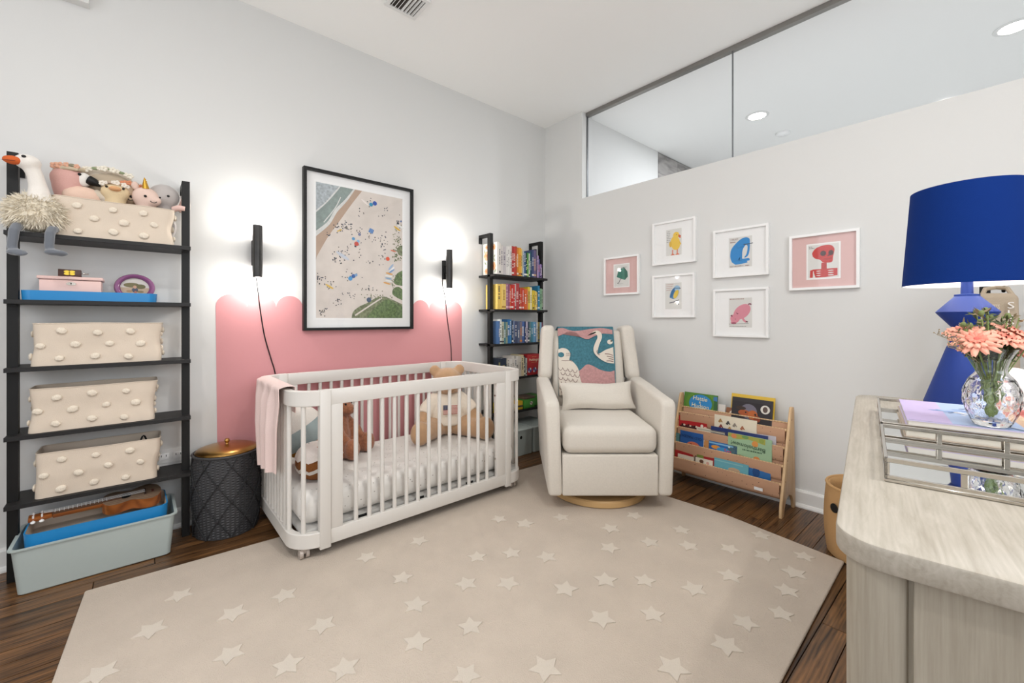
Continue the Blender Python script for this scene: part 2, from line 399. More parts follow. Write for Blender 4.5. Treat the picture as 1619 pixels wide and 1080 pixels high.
# the room beyond the glass
b = MB(); b.box(XB+.14, 4.26, 2.455, 2.56, -.05, HC)
struct(b.build('wall_beyond_left', 'wall_paint', smooth=False))
st = struct(box('wall_beyond_tiled', 'joint_grey', 4.26, XB+2.6, 2.462, 2.56, -.05, HC))
for i in range(3):
    for k in range(5):
        if 4.262+i*.42 < 5.4: box('tile', 'stone_tile', 4.262+i*.424, 4.262+i*.424+.42, 2.450, 2.462, 1.82+k*.22, min(HC-.001, 1.82+k*.22+.217), st)
struct(box('bounce_floor_beyond', 'paper_white', XB+.14, XB+2.5, YN, 2.45, -.012, -.002))  # white floor added to bounce light up to the ceiling beyond
struct(box('wall_beyond_right', 'wall_paint', XB+2.5, XB+2.6, YN, 2.46, -.05, HC))
struct(box('wall_beyond_near', 'wall_paint', XB+.14, XB+2.6, YN-.1, YN, -.05, HC))
def recessed(x, y, label, power):
    t = thing('recessed_light', label, 'ceiling light', (x, y, HC), 0, 'recessed ceiling lights')
    b = MB(); b.lathe([(.068, -.001), (.070, -.006), (.092, -.004), (.094, -.0005), (.068, -.0005), (.068, -.001)], 32); b.build('trim_ring', 'trim_paint', t)
    MB().lathe([(.0001, -.0045), (.067, -.0045), (.067, -.001), (.0001, -.001)], 32).build('lens', 'fixture_glow', t)
    area('downlight', (x, y, HC-.012), (0, 0, 0), .13, .13, power, (.95, .975, 1) if x > XB else (1, .97, .93), 'DISK')
recessed(4.18, 1.435, 'round recessed ceiling light beyond the glass, beside the smoke detector', NEXT_W)
recessed(4.12, -.06, 'round recessed ceiling light beyond the glass, above the blue lamp', NEXT_W)
for x, y, w_ in ((.9, .3, 'over the camera end of the rug'), (-.5, 1.0, 'near the added side window'), (1.2, -.8, 'behind the dresser')):  # added bedroom downlights, out of view, put in for fill
    recessed(x, y, 'added round recessed fill light in the bedroom ceiling '+w_, FILL_DOWNLIGHT_W)
t = thing('smoke_detector', 'small round white smoke detector on the ceiling beyond the glass', 'smoke detector', (4.75, 1.40, HC))
MB().lathe([(.0001, -.028), (.045, -.026), (.06, -.014), (.062, -.0005), (.0001, -.0005)], 28).build('cover', 'white_frame', t)
MB().lathe([(.0001, -.031), (.012, -.03), (.013, -.026), (.0001, -.026)], 16).build('button', 'paper_white', t)
# ceiling vent
t = thing('air_vent', 'white square louvred air vent set in the ceiling', 'vent', (1.165, 2.25, HC))
b = MB(); s0, s1 = .098, .076
for x0, x1, y0, y1 in ((-s0, s0, s1, s0), (-s0, s0, -s0, -s1), (-s0, -s1, -s1, s1), (s1, s0, -s1, s1)): b.box(x0, x1, y0, y1, -.009, -.0005)
b.build('frame', 'trim_paint', t, smooth=False)
mat('vent_dark', '#3B352F', .8)
box('duct', 'vent_dark', -s1, s1, -s1, s1, -.002, -.0006, t)
for k in range(7):
    MB().box(-.0015, .0015, -s1, s1, -.009, .006, tr(-.063+k*.021, 0, -.004) @ roty(R(32 if k < 3 else -32))).build('louvre', 'trim_paint', t, smooth=False)
# outlet by the ladder shelf
t = thing('power_outlet', 'white wall outlet plate above the lowest black shelf', 'outlet', (.125, YA, .385))
box('plate', 'trim_paint', -.062, .062, -.006, -.0005, -.036, .036, t, .002)
for sx in (-.03, .03):
    s_ = box('socket', 'white_frame', sx-.022, sx+.022, -.009, -.006, -.016, .016, t, .001)
    for dx, w_, dz, h_ in ((-.010, .0015, .004, .005), (.010, .0015, .004, .005)):
        box('slot', 'black_metal', sx+dx-w_, sx+dx+w_, -.0095, -.0088, dz-h_, dz+h_, s_)
# ------------------------------------------------------------------ rug
RZ = .014
rugp = [(-.165, 2.41), (2.40, 2.262), (2.46, 1.0), (2.385, .46), (1.2, .425), (-.29, .40)]
rg = tag(MB().prism(rugp, .0015, RZ, 'z', bevel=.006, seg=3).build('rug', 'rug'), 'large beige wool rug with pale raised stars under the crib', 'rug')
def starpts(cx, cy, r, a, k=.45): return [(cx+(r if i % 2 == 0 else r*k)*math.cos(a+math.pi*i/5), cy+(r if i % 2 == 0 else r*k)*math.sin(a+math.pi*i/5)) for i in range(10)]
STARS = [(0.12,2.12),(0.26,1.86),(0.03,1.95),(0.22,1.64),(0.43,1.85),(0.35,1.47),(0.49,1.58),(0.48,1.34),(-0.09,1.81),(0.79,1.46),(0.88,1.23),(0.70,1.29),(0.83,1.65),(1.03,1.87),(1.08,1.81),(0.78,1.90),(0.88,2.17),(1.01,1.44),(1.16,1.57),(1.30,1.49),(1.14,1.33),(1.40,1.36),(1.29,1.15),(1.46,1.08),(1.26,0.95),(1.19,1.05),(1.58,0.97),(1.42,0.84),(1.68,0.81),(1.68,1.22),(1.87,1.12),(1.69,1.18),(1.98,0.98),(2.10,1.08),(2.02,0.87),(1.88,0.75),(1.47,0.60),(1.78,0.53),(1.95,0.56),(1.63,0.60),(1.84,0.65),(0.75,1.07),(0.95,0.93),(1.25,0.67),(1.47,1.79),(1.54,1.66),(1.74,1.58),(1.84,1.33),(2.06,1.33),(2.17,1.00),(2.10,0.84),(2.35,0.79),(2.16,0.71),(2.29,0.59),(2.11,0.58)]
placed = []
for i, (x, y) in enumerate(STARS):
    if any(math.hypot(x-a, y-b) < .125 for a, b in placed): continue
    placed.append((x, y))
    a = random.random()*6.28; MB().prism(starpts(0, 0, .046+.008*random.random(), a, .52), RZ-.003, RZ+.003, 'z').build('star', 'rug_star', rg, (x, y, 0), smooth=False)
# ------------------------------------------------------------------ crib
def rr_end(x0, y0, y1, px, r, th, side=1, n=10):
    """U-shaped band seen from above; side=1 left end, -1 right end"""
    def path(off):
        a = []; rr_ = r-off; X0 = x0+off*side; Y0 = y0+off; Y1 = y1-off
        a.append((px, Y0))
        for i in range(n+1):
            q = math.pi/2*i/n; a.append((X0+side*(rr_-rr_*math.sin(q)), Y0+rr_-rr_*math.cos(q)))
        for i in range(n+1):
            q = math.pi/2*i/n; a.append((X0+side*(rr_-rr_*math.cos(q)), Y1-rr_+rr_*math.sin(q)))
        a.append((px, Y1)); return a
    return path(0), path(th)
def band(o, i, z0, z1, e=.003):
    n = len(o); b = MB(); rings = [(o, z0+e), (o, z1-e), ([(p[0]*.9+q[0]*.1, p[1]*.9+q[1]*.1) for p, q in zip(o, i)], z1), ([(p[0]*.1+q[0]*.9, p[1]*.1+q[1]*.9) for p, q in zip(o, i)], z1), (i, z1-e), (i, z0+e), ([(p[0]*.1+q[0]*.9, p[1]*.1+q[1]*.9) for p, q in zip(o, i)], z0), ([(p[0]*.9+q[0]*.1, p[1]*.9+q[1]*.1) for p, q in zip(o, i)], z0)]
    vs = [(x, y, z) for r_, z in rings for x, y in r_]; fs = [(k*n+j, k*n+j+1, ((k+1) % 8)*n+j+1, ((k+1) % 8)*n+j) for k in range(8) for j in range(n-1)]
    fs += [[k*n for k in range(8)], [k*n+n-1 for k in range(8)][::-1]]
    bm = bmesh.new(); bv = [bm.verts.new(v) for v in vs]
    for f in fs: bm.faces.new([bv[j] for j in f])
    bmesh.ops.recalc_face_normals(bm, faces=bm.faces); return b.bm(bm)
def make_crib():
    CX0, CX1, CY0, CY1 = .504, 1.906, 2.034, 2.828; zb0, zb1, zt0, zt1 = .062, .13, .705, .775; r = .125; th = .032
    t = thing('crib', 'white baby crib with rounded ends, round slats and small clear casters', 'crib', (0, 0, 0))
    P0, P1, P2 = .617, .667, .722; Q0, Q1, Q2 = 1.655, 1.724, 1.768
    for name, z0, z1 in (('bottom_rail', zb0, zb1), ('top_rail', zt0, zt1)):
        for sd, x0, px in ((1, CX0, P0), (-1, CX1, Q2)):
            band(*rr_end(x0, CY0, CY1, px, r, th, sd), z0, z1).build(name, 'white_lacquer', t)
        for y0 in (CY0, CY1-th):
            box(name, 'white_lacquer', P1, Q1, y0+.002, y0+th-.002, z0, z1, t, .003)
    for y0 in (CY0-.004, CY1-th-.002):
        for a, b_ in ((P0, P1), (Q1, Q2)): box('post', 'white_lacquer', a+.0005, b_-.0005, y0, y0+th+.006, zb0-.012, zt1+.001, t, .003)
        y0 += .006
        for a, b_ in ((P1, P2), (Q0, Q1)): box('side_board', 'white_lacquer', a+.001, b_, y0, y0+th-.008, zb1-.001, zt0+.001, t, .003)
    sl = MB().cyl((0, 0, zb1-.004), (0, 0, zt0+.004), .0105, n=12).build('slat', 'white_lacquer', t); first = [True]
    def put(x, y):
        if first[0]: sl.location = (x, y, 0); first[0] = False; return
        o = sl.copy(); COL.objects.link(o); o.parent = t; o.location = (x, y, 0)
    n = 14
    for y in (CY0+th/2, CY1-th/2):
        for i in range(1, n): put(P2+(Q0-P2)*i/n, y)
    for x0, sd in ((CX0+th/2, 1), (CX1-th/2, -1)):
        for i in range(10): put(x0, CY0+r+(CY1-CY0-2*r)*i/9)
        rr_ = r-th/2
        for q in (50,):
            for yy, s2 in ((CY0+r, -1), (CY1-r, 1)): put(x0+sd*rr_*(1-math.cos(R(q))), yy+s2*rr_*math.sin(R(q)))
    # mattress support and hardware
    box('mattress_base', mat('base_grey', '#B9B7B3', .6), CX0+.045, CX1-.045, CY0+.04, CY1-.04, .115, .142, t, .01)
    for x in (.80, 1.12, 1.45): box('bracket', 'black_metal', x, x+.05, CY0+.036, CY0+.04, .118, .138, t)
    for x in (Q0-.006, ):
        for z in (.24, .63): MB().cyl((x, CY0+.016, z), (x+.01, CY0+.016, z), .006, n=10).build('bolt', 'chrome', t)
    for x in (.563, 1.815):
        for y, zf in ((2.085, RZ), (2.765, 0.0)):
            c = MB(); c.cyl((x, y, zb0+.002), (x, y, zf+.034), .012, n=12); c.box(x-.016, x+.016, y-.012, y+.012, zf+.026, zf+.044); c.build('caster', 'clear_plastic', t)
            w = MB(); w.cyl((x-.02, y, zf+.022), (x-.006, y, zf+.022), .0215, n=20); w.cyl((x+.006, y, zf+.022), (x+.02, y, zf+.022), .0215, n=20)
            w.cyl((x-.022, y, zf+.022), (x+.022, y, zf+.022), .005, n=8); w.build('caster', 'clear_plastic', t)
make_crib()
m_ = thing('crib_mattress', 'white crib mattress in a fitted sheet with tiny grey dots', 'mattress', (1.205, 2.434, .142))
MB().rbox(-.652, .652, -.348, .348, .001, .146, .055, 5).build('fitted_sheet', 'sheet_dots', m_)
# ------------------------------------------------------------------ black ladder shelves
SZ = [1.464, 1.182, .90, .618, .336]
def shelf_unit(x0, label):
    t = thing('ladder_shelf', label, 'shelf', (x0, 0, 0), 0, 'black ladder shelf units')
    w = .617
    for x in (.020, w-.020):
        b = MB(); b.box(x-.016, x+.016, 2.715, 2.751, .0005, 1.80); b.build('upright', 'black_metal', t, smooth=False)
        a = MB(); a.box(x-.015, x+.015, 2.751, 2.869, 1.775, 1.80); a.box(x-.015, x+.015, 2.858, 2.869, 1.73, 1.775); a.build('wall_arm', 'black_metal', t, smooth=False)
    for i, z in enumerate(SZ):
        box('shelf', 'black_wood', 0.004, w-.004, 2.658, 2.868, z-.018, z, t, .001, 1)
        if i: pass
        for x in (.020, w-.020): box('shelf_bracket', 'black_metal', x-.014, x+.014, 2.70, 2.765, z-.026, z-.018, t)
shelf_unit(-.42, 'tall black ladder shelf of fabric bins beside the wicker hamper')
shelf_unit(2.132, 'tall black ladder shelf of colourful books in the corner')
# ------------------------------------------------------------------ glider
CHX, CHY = .557*.753+2.735*.658, -.557*.658+2.735*.753
CH = thing('glider_armchair', 'cream upholstered wingback glider armchair on a round wooden swivel base', 'armchair', (CHX, CHY, 0), R(-41.147))
z_ = RZ
MB().lathe([(.0001, z_), (.292, z_), (.30, z_+.006), (.30, z_+.034), (.292, z_+.042), (.0001, z_+.042)], 56, tr(-.012, .0, 0)).build('swivel_base', 'oak_base', CH)
MB().lathe([(.16, z_+.042), (.16, .12)], 32).build('swivel_post', 'black_metal', CH)
for s in (-1, 1):
    pr = [(-.335, .10), (-.335, .605), (-.325, .632), (-.29, .643), (-.12, .655), (.10, .675), (.34, .69), (.50, .66), (.47, .10)]
    b = MB(); b.prism(pr, .272, .352, 'x', bevel=.022, seg=4)
    for i, (x, y, z) in enumerate(b.v):      # arms lean outwards toward the top
        k = max(0, (z-.35)/.3); b.v[i] = (s*(x+.018*k+(.004 if x > .31 else 0)*k), y, z)
    if s < 0: b.f = [f[::-1] for f in b.f]
    b.build('arm', 'upholstery', CH, angle=60)
    # wing: rises behind the arm, hugging the backrest
    pr = [(.335, .66), (.30, .70), (.325, .80), (.36, .93), (.365, 1.02), (.38, 1.048), (.42, 1.056), (.56, 1.045), (.57, .98), (.50, .66)]
    b = MB(); b.prism(pr, .245, .335, 'x', bevel=.028, seg=5)
    for i, (x, y, z) in enumerate(b.v):
        k = max(0, (1.05-z)/.4); b.v[i] = (s*(x+.03*k), y, z)
    if s < 0: b.f = [f[::-1] for f in b.f]
    b.build('wing', 'upholstery', CH, angle=60)
MB().rbox(-.272, .272, -.328, -.24, .10, .334, .012, 3).build('footrest_panel', 'upholstery', CH)
MB().rbox(-.268, .268, -.24, .46, .12, .33, .01, 2).build('seat_deck', 'upholstery', CH)
b = MB(); b.rbox(-.268, .268, -.34, .30, .336, .492, .05, 6)
b.v = [(x, y, z+(.012*(1-(x/.27)**2)*(1-((y-.0)/.33)**2) if z > .42 else 0)) for x, y, z in b.v]
b.build('seat_cushion', 'upholstery', CH, angle=70)
BT = R(-13)          # recline of the back
BM = tr(0, .30, .44) @ rotx(BT)
MB().rbox(-.262, .262, 0, .13, 0, .60, .035, 5, BM).build('backrest', 'upholstery', CH, angle=70)
# lumbar pillow
lp = thing('lumbar_pillow', 'plain cream lumbar pillow lying on the glider seat', 'pillow', (0, 0, 0))
b = MB()
def pil(u, v, sgn):
    x = (u-.5)*.50; y = (v-.5)*.20; e = max(0, (1-(2*u-1)**4))*max(0, (1-(2*v-1)**4)); pin = 1-.10*(1-abs(2*v-1))*abs(2*u-1)**3
    return Vector((x*(1-.07*(1-(2*v-1)**2)), y*(1-.10*(1-(2*u-1)**2))+.006*math.sin(u*7), sgn*(.055*e**.55+.002)+.006*noise.noise((u*5, v*3, sgn))))
MW = tr(CHX, CHY, 0) @ rotz(R(-41.147)) @ tr(.02, .165, .580) @ rotz(R(0)) @ roty(R(-1.5)) @ rotx(R(58))
for sg in (1, -1):
    vs = [pil(i/24, j/12, sg) for j in range(13) for i in range(25)]
    fs = [(j*25+i, j*25+i+1, (j+1)*25+i+1, (j+1)*25+i) for j in range(12) for i in range(24)]
    b.add(vs, fs if sg > 0 else [f[::-1] for f in fs], MW)
b.build('cover', 'upholstery', lp, angle=70)
# swan throw hung over the back
th = thing('swan_throw', 'teal and pink throw with white swans hanging over the glider back', 'throw', (CHX, CHY, 0), R(-41.147))
TW = .408
def throw_fn(u, v):
    x = -.222+u*TW+.008*math.sin(v*4); L_ = v*.90
    if L_ < .50:
        q = BM @ Vector((x, -.008+.004*math.sin(u*9+v*6), .115+L_)); nn = BM.to_3x3() @ Vector((0, -1, 0)); return q, nn
    if L_ < .72:
        a = (L_-.50)/.22*math.pi; q = BM @ Vector((x, .065-.073*math.cos(a), .612+.012*math.sin(a)+.0)); nn = BM.to_3x3() @ Vector((0, -math.cos(a), math.sin(a)+.01)); return q, nn
    q = BM @ Vector((x, .138, .612-(L_-.72))); return q, BM.to_3x3() @ Vector((0, 1, 0))
mat('throw_teal', '#467A88', .95, bump=.8, bscale=300, vary=.2, vscale=70); mat('throw_pink', '#C39492', .95, bump=.8, bscale=300, vary=.12, vscale=70); mat('throw_cream', '#E2D8CA', .95, bump=.6, bscale=300); mat('throw_line', '#7A5A58', .9); mat('throw_dark', '#2C2622', .9)
MB().sheet(throw_fn, 14, 44, .010).build('cloth', 'throw_teal', th, angle=80)
AM = frame_M(BM @ Vector((-.222, -.0185, .115)), (1, 0, 0), BM.to_3x3() @ Vector((0, 0, 1)))
def tp(x, y): return (x*TW, y*.50)       # unit square: x right, y up
def curve(pts, n=8):
    out = []
    for i in range(len(pts)-1):
        p0 = pts[max(0, i-1)]; p1 = pts[i]; p2 = pts[i+1]; p3 = pts[min(len(pts)-1, i+2)]
        for k in range(n):
            t_ = k/n; out.append(tuple(.5*(2*p1[j]+(p2[j]-p0[j])*t_+(2*p0[j]-5*p1[j]+4*p2[j]-p3[j])*t_*t_+(3*p1[j]-p0[j]-3*p2[j]+p3[j])*t_**3) for j in (0, 1)))
    return out+[pts[-1]]
S = []
S.append(([tp(*p) for p in [(1, 0), (0, 0)]+curve([(0, .30), (.22, .30), (.38, .36), (.50, .44), (.60, .43), (.74, .37), (.9, .34), (1, .36)])], 'throw_pink'))
S.append(([tp(*p) for p in curve([(0, .86), (.10, .89), (.20, .93), (.32, .92), (.44, .84), (.55, .82), (.66, .86), (.8, .90), (1, .89)])+curve([(1, .955), (.8, .985), (.6, .97), (.40, .945), (.25, .945), (.1, .985), (0, .975)])], 'throw_pink'))
swan = curve([(.60, .90), (.66, .935), (.73, .945), (.79, .91), (.80, .84), (.74, .72), (.71, .62), (.73, .60), (.86, .66), (1.0, .70)], 6)+curve([(1.0, .46), (.88, .47), (.76, .52), (.66, .60), (.64, .68), (.68, .77), (.72, .84), (.70, .89), (.62, .885)], 6)
S.append(([tp(*p) for p in swan], 'throw_cream'))
S.append(([tp(*p) for p in [(.53, .865), (.60, .905), (.69, .93), (.70, .915), (.64, .89)]], 'throw_dark'))
S.append(([tp(*p) for p in circ(.94, .775, .05, .035)], 'throw_cream')); S.append(([tp(*p) for p in circ(.965, .79, .018, .01)], 'throw_dark'))
for k in range(4): S.append((stroke([tp(.84+.03*k % .07, .60-.035*k), tp(.92, .595-.033*k), tp(.985, .575-.03*k)], .005), 'throw_line'))
S.append((stroke([tp(*p) for p in curve([(.705, .655), (.70, .62), (.73, .585), (.75, .59)], 4)], .004), 'throw_line'))
sw2 = curve([(0, .66), (.08, .685), (.17, .665), (.22, .60), (.20, .51), (.24, .50), (.32, .43), (.36, .36), (.39, .22), (.44, .10), (.46, .0)], 6)+[(0, 0)]
S.append(([tp(*p) for p in sw2], 'throw_cream'))
S.append(([tp(*p) for p in circ(.055, .585, .055, .038)], 'throw_teal'))
S.append((stroke([tp(*p) for p in [(.06, .505), (.12, .497), (.2, .503), (.25, .49)]], .004), 'throw_line'))
for r_ in range(6):
    for c_ in range(5):
        cx_ = .04+c_*.085+(.04 if r_ % 2 else 0); cy_ = .40-r_*.068-.012*c_
        if cx_ < .33+.02*r_ and cy_ > .015: S.append((stroke([tp(*p) for p in circ(cx_, cy_, .036, .04, 8, 180, 360)], .0035), 'throw_line'))
for k in range(6): S.append((stroke([tp(.15+.03*(k % 3), .60-.025*(k//3)), tp(.165+.03*(k % 3), .605-.025*(k//3))], .004), 'throw_line'))
S = [([(min(max(x, .002), TW-.002), y) for x, y in p], c) for p, c in S]
art('swan_pattern', S, AM, th)
# ------------------------------------------------------------------ book sling rack
RK = thing('book_sling_rack', 'low wooden sling book rack with pink speckled fabric pockets by the wall', 'book rack', (2.785, 1.13, 0))
# side boards: front edge slants from the floor to a narrow top
for y in (.325, -.341):
    p = [(-.125, 0), (-.085, 0), (-.075, .045), (-.045, .085), (0.0, .10), (.045, .085), (.075, .045), (.085, 0), (.115, 0), (.112, .10), (.095, .56), (.085, .59), (.055, .592), (.045, .57), (-.12, .06)]
    MB().prism(p, y, y+.016, 'y', bevel=.003, seg=2).build('side_board', 'birch', RK)
    for zz in (.52, .41, .30, .19):
        xx = -.12+(zz-.06)/.51*.165+.014
        MB().cyl((xx, y-.001, zz), (xx, y+.017, zz), .004, n=8).build('dowel_cap', mat('dowel_end', '#7A5B3F', .6), RK)
RACKZ = [.460, .363, .266, .170]
for k, zz in enumerate(RACKZ):
    xx = -.12+(zz-.06)/.51*.165+.012
    MB().cyl((xx, -.325, zz), (xx, .325, zz), .008, n=12).build('dowel', 'birch', RK)
    MB().cyl((xx+.040, -.325, zz+.036), (xx+.040, .325, zz+.036), .0045, n=12).build('dowel', 'birch', RK)
    def sl_fn(u, v, xx=xx, zz=zz):
        yv = -.315+u*.63; sag = .006*math.sin(u*9+xx*50)
        pth = [(xx-.009, zz+.006), (xx-.0095, zz-.03), (xx-.003+sag*.4, zz-.075), (xx+.012, zz-.086-.004*math.sin(math.pi*u)), (xx+.022, zz-.07), (xx+.030, zz-.02), (xx+.040, zz+.040)]
        f = v*(len(pth)-1); i = min(int(f), len(pth)-2); g = f-i
        a, b2 = pth[i], pth[i+1]; d = Vector((b2[0]-a[0], 0, b2[1]-a[1]))
        return (a[0]+(b2[0]-a[0])*g, yv, a[1]+(b2[1]-a[1])*g), (d.z, 0, -d.x)
    MB().sheet(sl_fn, 16, 18, .0016).build('fabric_sling', 'sling_dots', RK, angle=80)
box('maker_tag', 'paper_white', -.111, -.1100, -.24, -.195, .118, .135, RK)
# ------------------------------------------------------------------ dresser
DA = R(9.0)
DR = thing('dresser', 'whitewashed oak dresser with rounded corners in the right foreground', 'dresser', (.678, .142, 0), DA)
DL, DD, DZ = 1.37, .46, .82
def rrect(x0, x1, y0, y1, r, n=8):
    out = []
    for cx_, cy_, a0 in ((x1-r, y1-r, 0), (x0+r, y1-r, 90), (x0+r, y0+r, 180), (x1-r, y0+r, 270)):
        for i in range(n+1):
            a = R(a0+90*i/n); out.append((cx_+r*math.cos(a), cy_+r*math.sin(a)))
    return out
MB().prism(rrect(0, DL, -DD, 0, .055), DZ-.032, DZ, 'z', bevel=.004, seg=2).build('top', 'dresser_top_wood', DR)
MB().prism(rrect(.03, DL-.03, -DD+.01, -.03, .01, 2), .10, DZ-.032, 'z').build('carcass', 'dresser_side_wood', DR, smooth=False)
for x0, x1 in ((.012, .075), (DL-.075, DL-.012)):
    for y0, y1 in ((-.075, -.012), (-DD+.004, -DD+.067)):
        b = MB(); b.prism(rrect(x0, x1, y0, y1, .028), 0, DZ-.032, 'z')
        b.v = [(x+(.0 if z > .5 else (.004 if x0 < .5 else -.004)), y, z) for x, y, z in b.v]; b.build('corner_post', 'dresser_side_wood', DR)
for x0, x1 in ((.016, .028), (DL-.028, DL-.016)): box('end_panel', 'dresser_side_wood', x0+.004, x1+.004, -DD+.069, -.077, .10, DZ-.034, DR, .001, 1)
for c_ in range(2):
    for r_ in range(3):
        x0 = .08+c_*.605; z0 = .125+r_*.22
        d_ = box('drawer', 'dresser_wood', x0, x0+.6, -.03, -.014, z0, z0+.212, DR, .003)
        box('finger_groove', 'vent_dark', x0+.2, x0+.4, -.026, -.0138, z0+.196, z0+.204, d_)
# ------------------------------------------------------------------ framed beach print
FX0, FX1, FZ0, FZ1 = .766, 1.515, 1.030, 2.053
FR = thing('beach_print', 'large black framed aerial photograph of a beach above the crib', 'framed print', ((FX0+FX1)/2, YA, FZ0))
fw, fh = (FX1-FX0)/2, FZ1-FZ0
b = MB()
for x0, x1, z0, z1 in ((-fw, -fw+.017, 0, fh), (fw-.017, fw, 0, fh), (-fw+.017, fw-.017, 0, .017), (-fw+.017, fw-.017, fh-.017, fh)): b.box(x0, x1, -.038, -.0005, z0, z1)
b.build('frame', 'black_metal', FR, smooth=False)
box('mat_board', 'paper_white', -fw+.017, fw-.017, -.014, -.003, .017, fh-.017, FR)
pwid, ph = .595, .865; ox, oz = -pwid/2, (fh-ph)/2
b = MB()
for x0, x1, z0, z1 in ((ox-.016, ox, oz-.016, oz+ph+.016), (-ox, -ox+.016, oz-.016, oz+ph+.016), (ox, -ox, oz-.016, oz), (ox, -ox, oz+ph, oz+ph+.016)): b.box(x0, x1, -.0155, -.014, z0, z1)
b.build('mat_bevel', 'white_frame', FR, smooth=False)
AMx = frame_M((ox, -.0142, oz), (1, 0, 0), (0, 0, 1))
mat('sand', '#D9D0C8', .8, vary=.06, vscale=9, spec=.2); mat('sea', '#8F9C98', .7, vary=.12, vscale=40, spec=.2); mat('surf', '#AEB6BA', .7, vary=.25, vscale=60, spec=.2); mat('wet_sand', '#B79F8C', .8, vary=.05, vscale=12); mat('scrub', '#7B8265', .9, vary=.45, vscale=55); mat('scrub_dark', '#64784F', .9, vary=.45, vscale=60); mat('foam', '#D5D6D3', .7, vary=.08, vscale=60)
def bp_(x, y): return (x*pwid, y*ph)
S = [([bp_(0, 0), bp_(1, 0), bp_(1, 1), bp_(0, 1)], 'sand'),
     ([bp_(*p) for p in [(0, 1), (0, .42)]+curve([(0, .44), (.12, .60), (.25, .74), (.38, .88), (.50, 1)])], 'wet_sand'),
     ([bp_(*p) for p in [(0, 1)]+curve([(0, .60), (.14, .70), (.22, .80), (.33, .90), (.42, 1)])], 'foam'),
     ([bp_(*p) for p in [(0, 1)]+curve([(0, .64), (.12, .72), (.20, .82), (.31, .91), (.40, 1)])], 'sea'),
     ([bp_(*p) for p in [(0, 1)]+curve([(0, .775), (.10, .85), (.19, .93), (.26, 1)])], 'foam'),
     ([bp_(*p) for p in [(0, 1)]+curve([(0, .79), (.10, .865), (.18, .94), (.245, 1)])], 'surf'),
     (stroke([bp_(*p) for p in curve([(.08, .71), (.20, .83), (.26, .92)])], .006), 'foam')]
S.append(([bp_(*p) for p in [(1, 0)]+curve([(.38, 0), (.40, .05), (.47, .09), (.56, .12), (.66, .16), (.76, .175), (.86, .155), (1, .115)])], 'scrub'))
S.append(([bp_(*p) for p in curve([(.55, 0), (.62, .06), (.72, .12), (.80, .155), (.92, .12), (1, .09), (1, 0)])], 'scrub_dark'))
S.append((stroke([bp_(*p) for p in curve([(.42, .02), (.55, .08), (.66, .13), (.74, .165)])], .010), 'sand'))
S.append(([bp_(*p) for p in curve([(1, .40), (.93, .37), (.89, .31), (.91, .28), (1, .27)])], 'scrub_dark'))
S.append(([bp_(*p) for p in curve([(1, .15), (.93, .17), (.87, .20), (.885, .245), (.95, .26), (1, .24)])], 'scrub_dark'))
S.append(([bp_(*p) for p in curve([(1, .52), (.95, .53), (.93, .57), (.96, .60), (1, .61)])], 'scrub'))
rnd = random.Random(3)
def cl(cx, cy, n, sx, sy, cols, r0=.003, r1=.006):
    for _ in range(n):
        p = bp_(cx+rnd.gauss(0, sx), cy+rnd.gauss(0, sy)); p = (min(max(p[0], .01), pwid-.01), min(max(p[1], .01), ph-.01))
        S.append((circ(p[0], p[1], rnd.uniform(r0, r1), rnd.uniform(r0, r1)*.8, 7, rot=rnd.uniform(0, 180)), rnd.choice(cols)))
dk = ['#3C3F45', '#50545C', '#6B6358', '#39414F']
for a in [(.60, .93, 6, .03, .02), (.80, .91, 5, .015, .015), (.74, .83, 5, .02, .01), (.50, .83, 6, .02, .02), (.32, .70, 38, .05, .025), (.24, .68, 8, .02, .02), (.46, .67, 8, .02, .02), (.60, .64, 9, .03, .02), (.43, .57, 10, .05, .015), (.75, .60, 24, .045, .04), (.30, .50, 20, .05, .025), (.22, .43, 14, .03, .025), (.47, .49, 3, .015, .01), (.58, .44, 6, .05, .01), (.36, .32, 12, .05, .02), (.04, .29, 16, .03, .02), (.15, .24, 10, .04, .02), (.60, .23, 14, .08, .012), (.38, .17, 8, .03, .015), (.22, .12, 10, .03, .02), (.08, .05, 16, .03, .02), (.13, .62, 5, .015, .015), (.75, .49, 8, .03, .03), (.96, .80, 10, .02, .05), (.28, .18, 2, .01, .01)]: cl(*a, dk)
cl(.93, .66, 34, .035, .08, ['#7E8264', '#6D7455', '#8F8C6C'], .003, .007); cl(.93, .54, 30, .03, .05, ['#7E8264', '#5E6B48'], .004, .009); cl(.88, .30, 20, .02, .04, ['#7E8264', '#6D7455']); cl(.7, .17, 30, .1, .012, ['#6D7455', '#8F8C6C'])
for cx, cy, r, c in [(.605, .905, .016, '#2F8FB5'), (.65, .92, .018, '#2450A8'), (.40, .615, .013, '#5E9CC9'), (.455, .60, .012, '#8DB8D9'), (.435, .578, .018, '#C65246'), (.40, .325, .016, '#3B64A6'), (.43, .335, .012, '#7FA3CC'), (.365, .305, .017, '#4C97CE'), (.81, .485, .017, '#D9532F'), (.47, .655, .012, '#7D83A0'), (.98, .81, .008, '#5E74A8'), (.94, .79, .011, '#3C3F45'), (.58, .145, .02, '#51617A')]:
    r *= .85; S.append((circ(cx*pwid, cy*ph, r, r, 12), c))
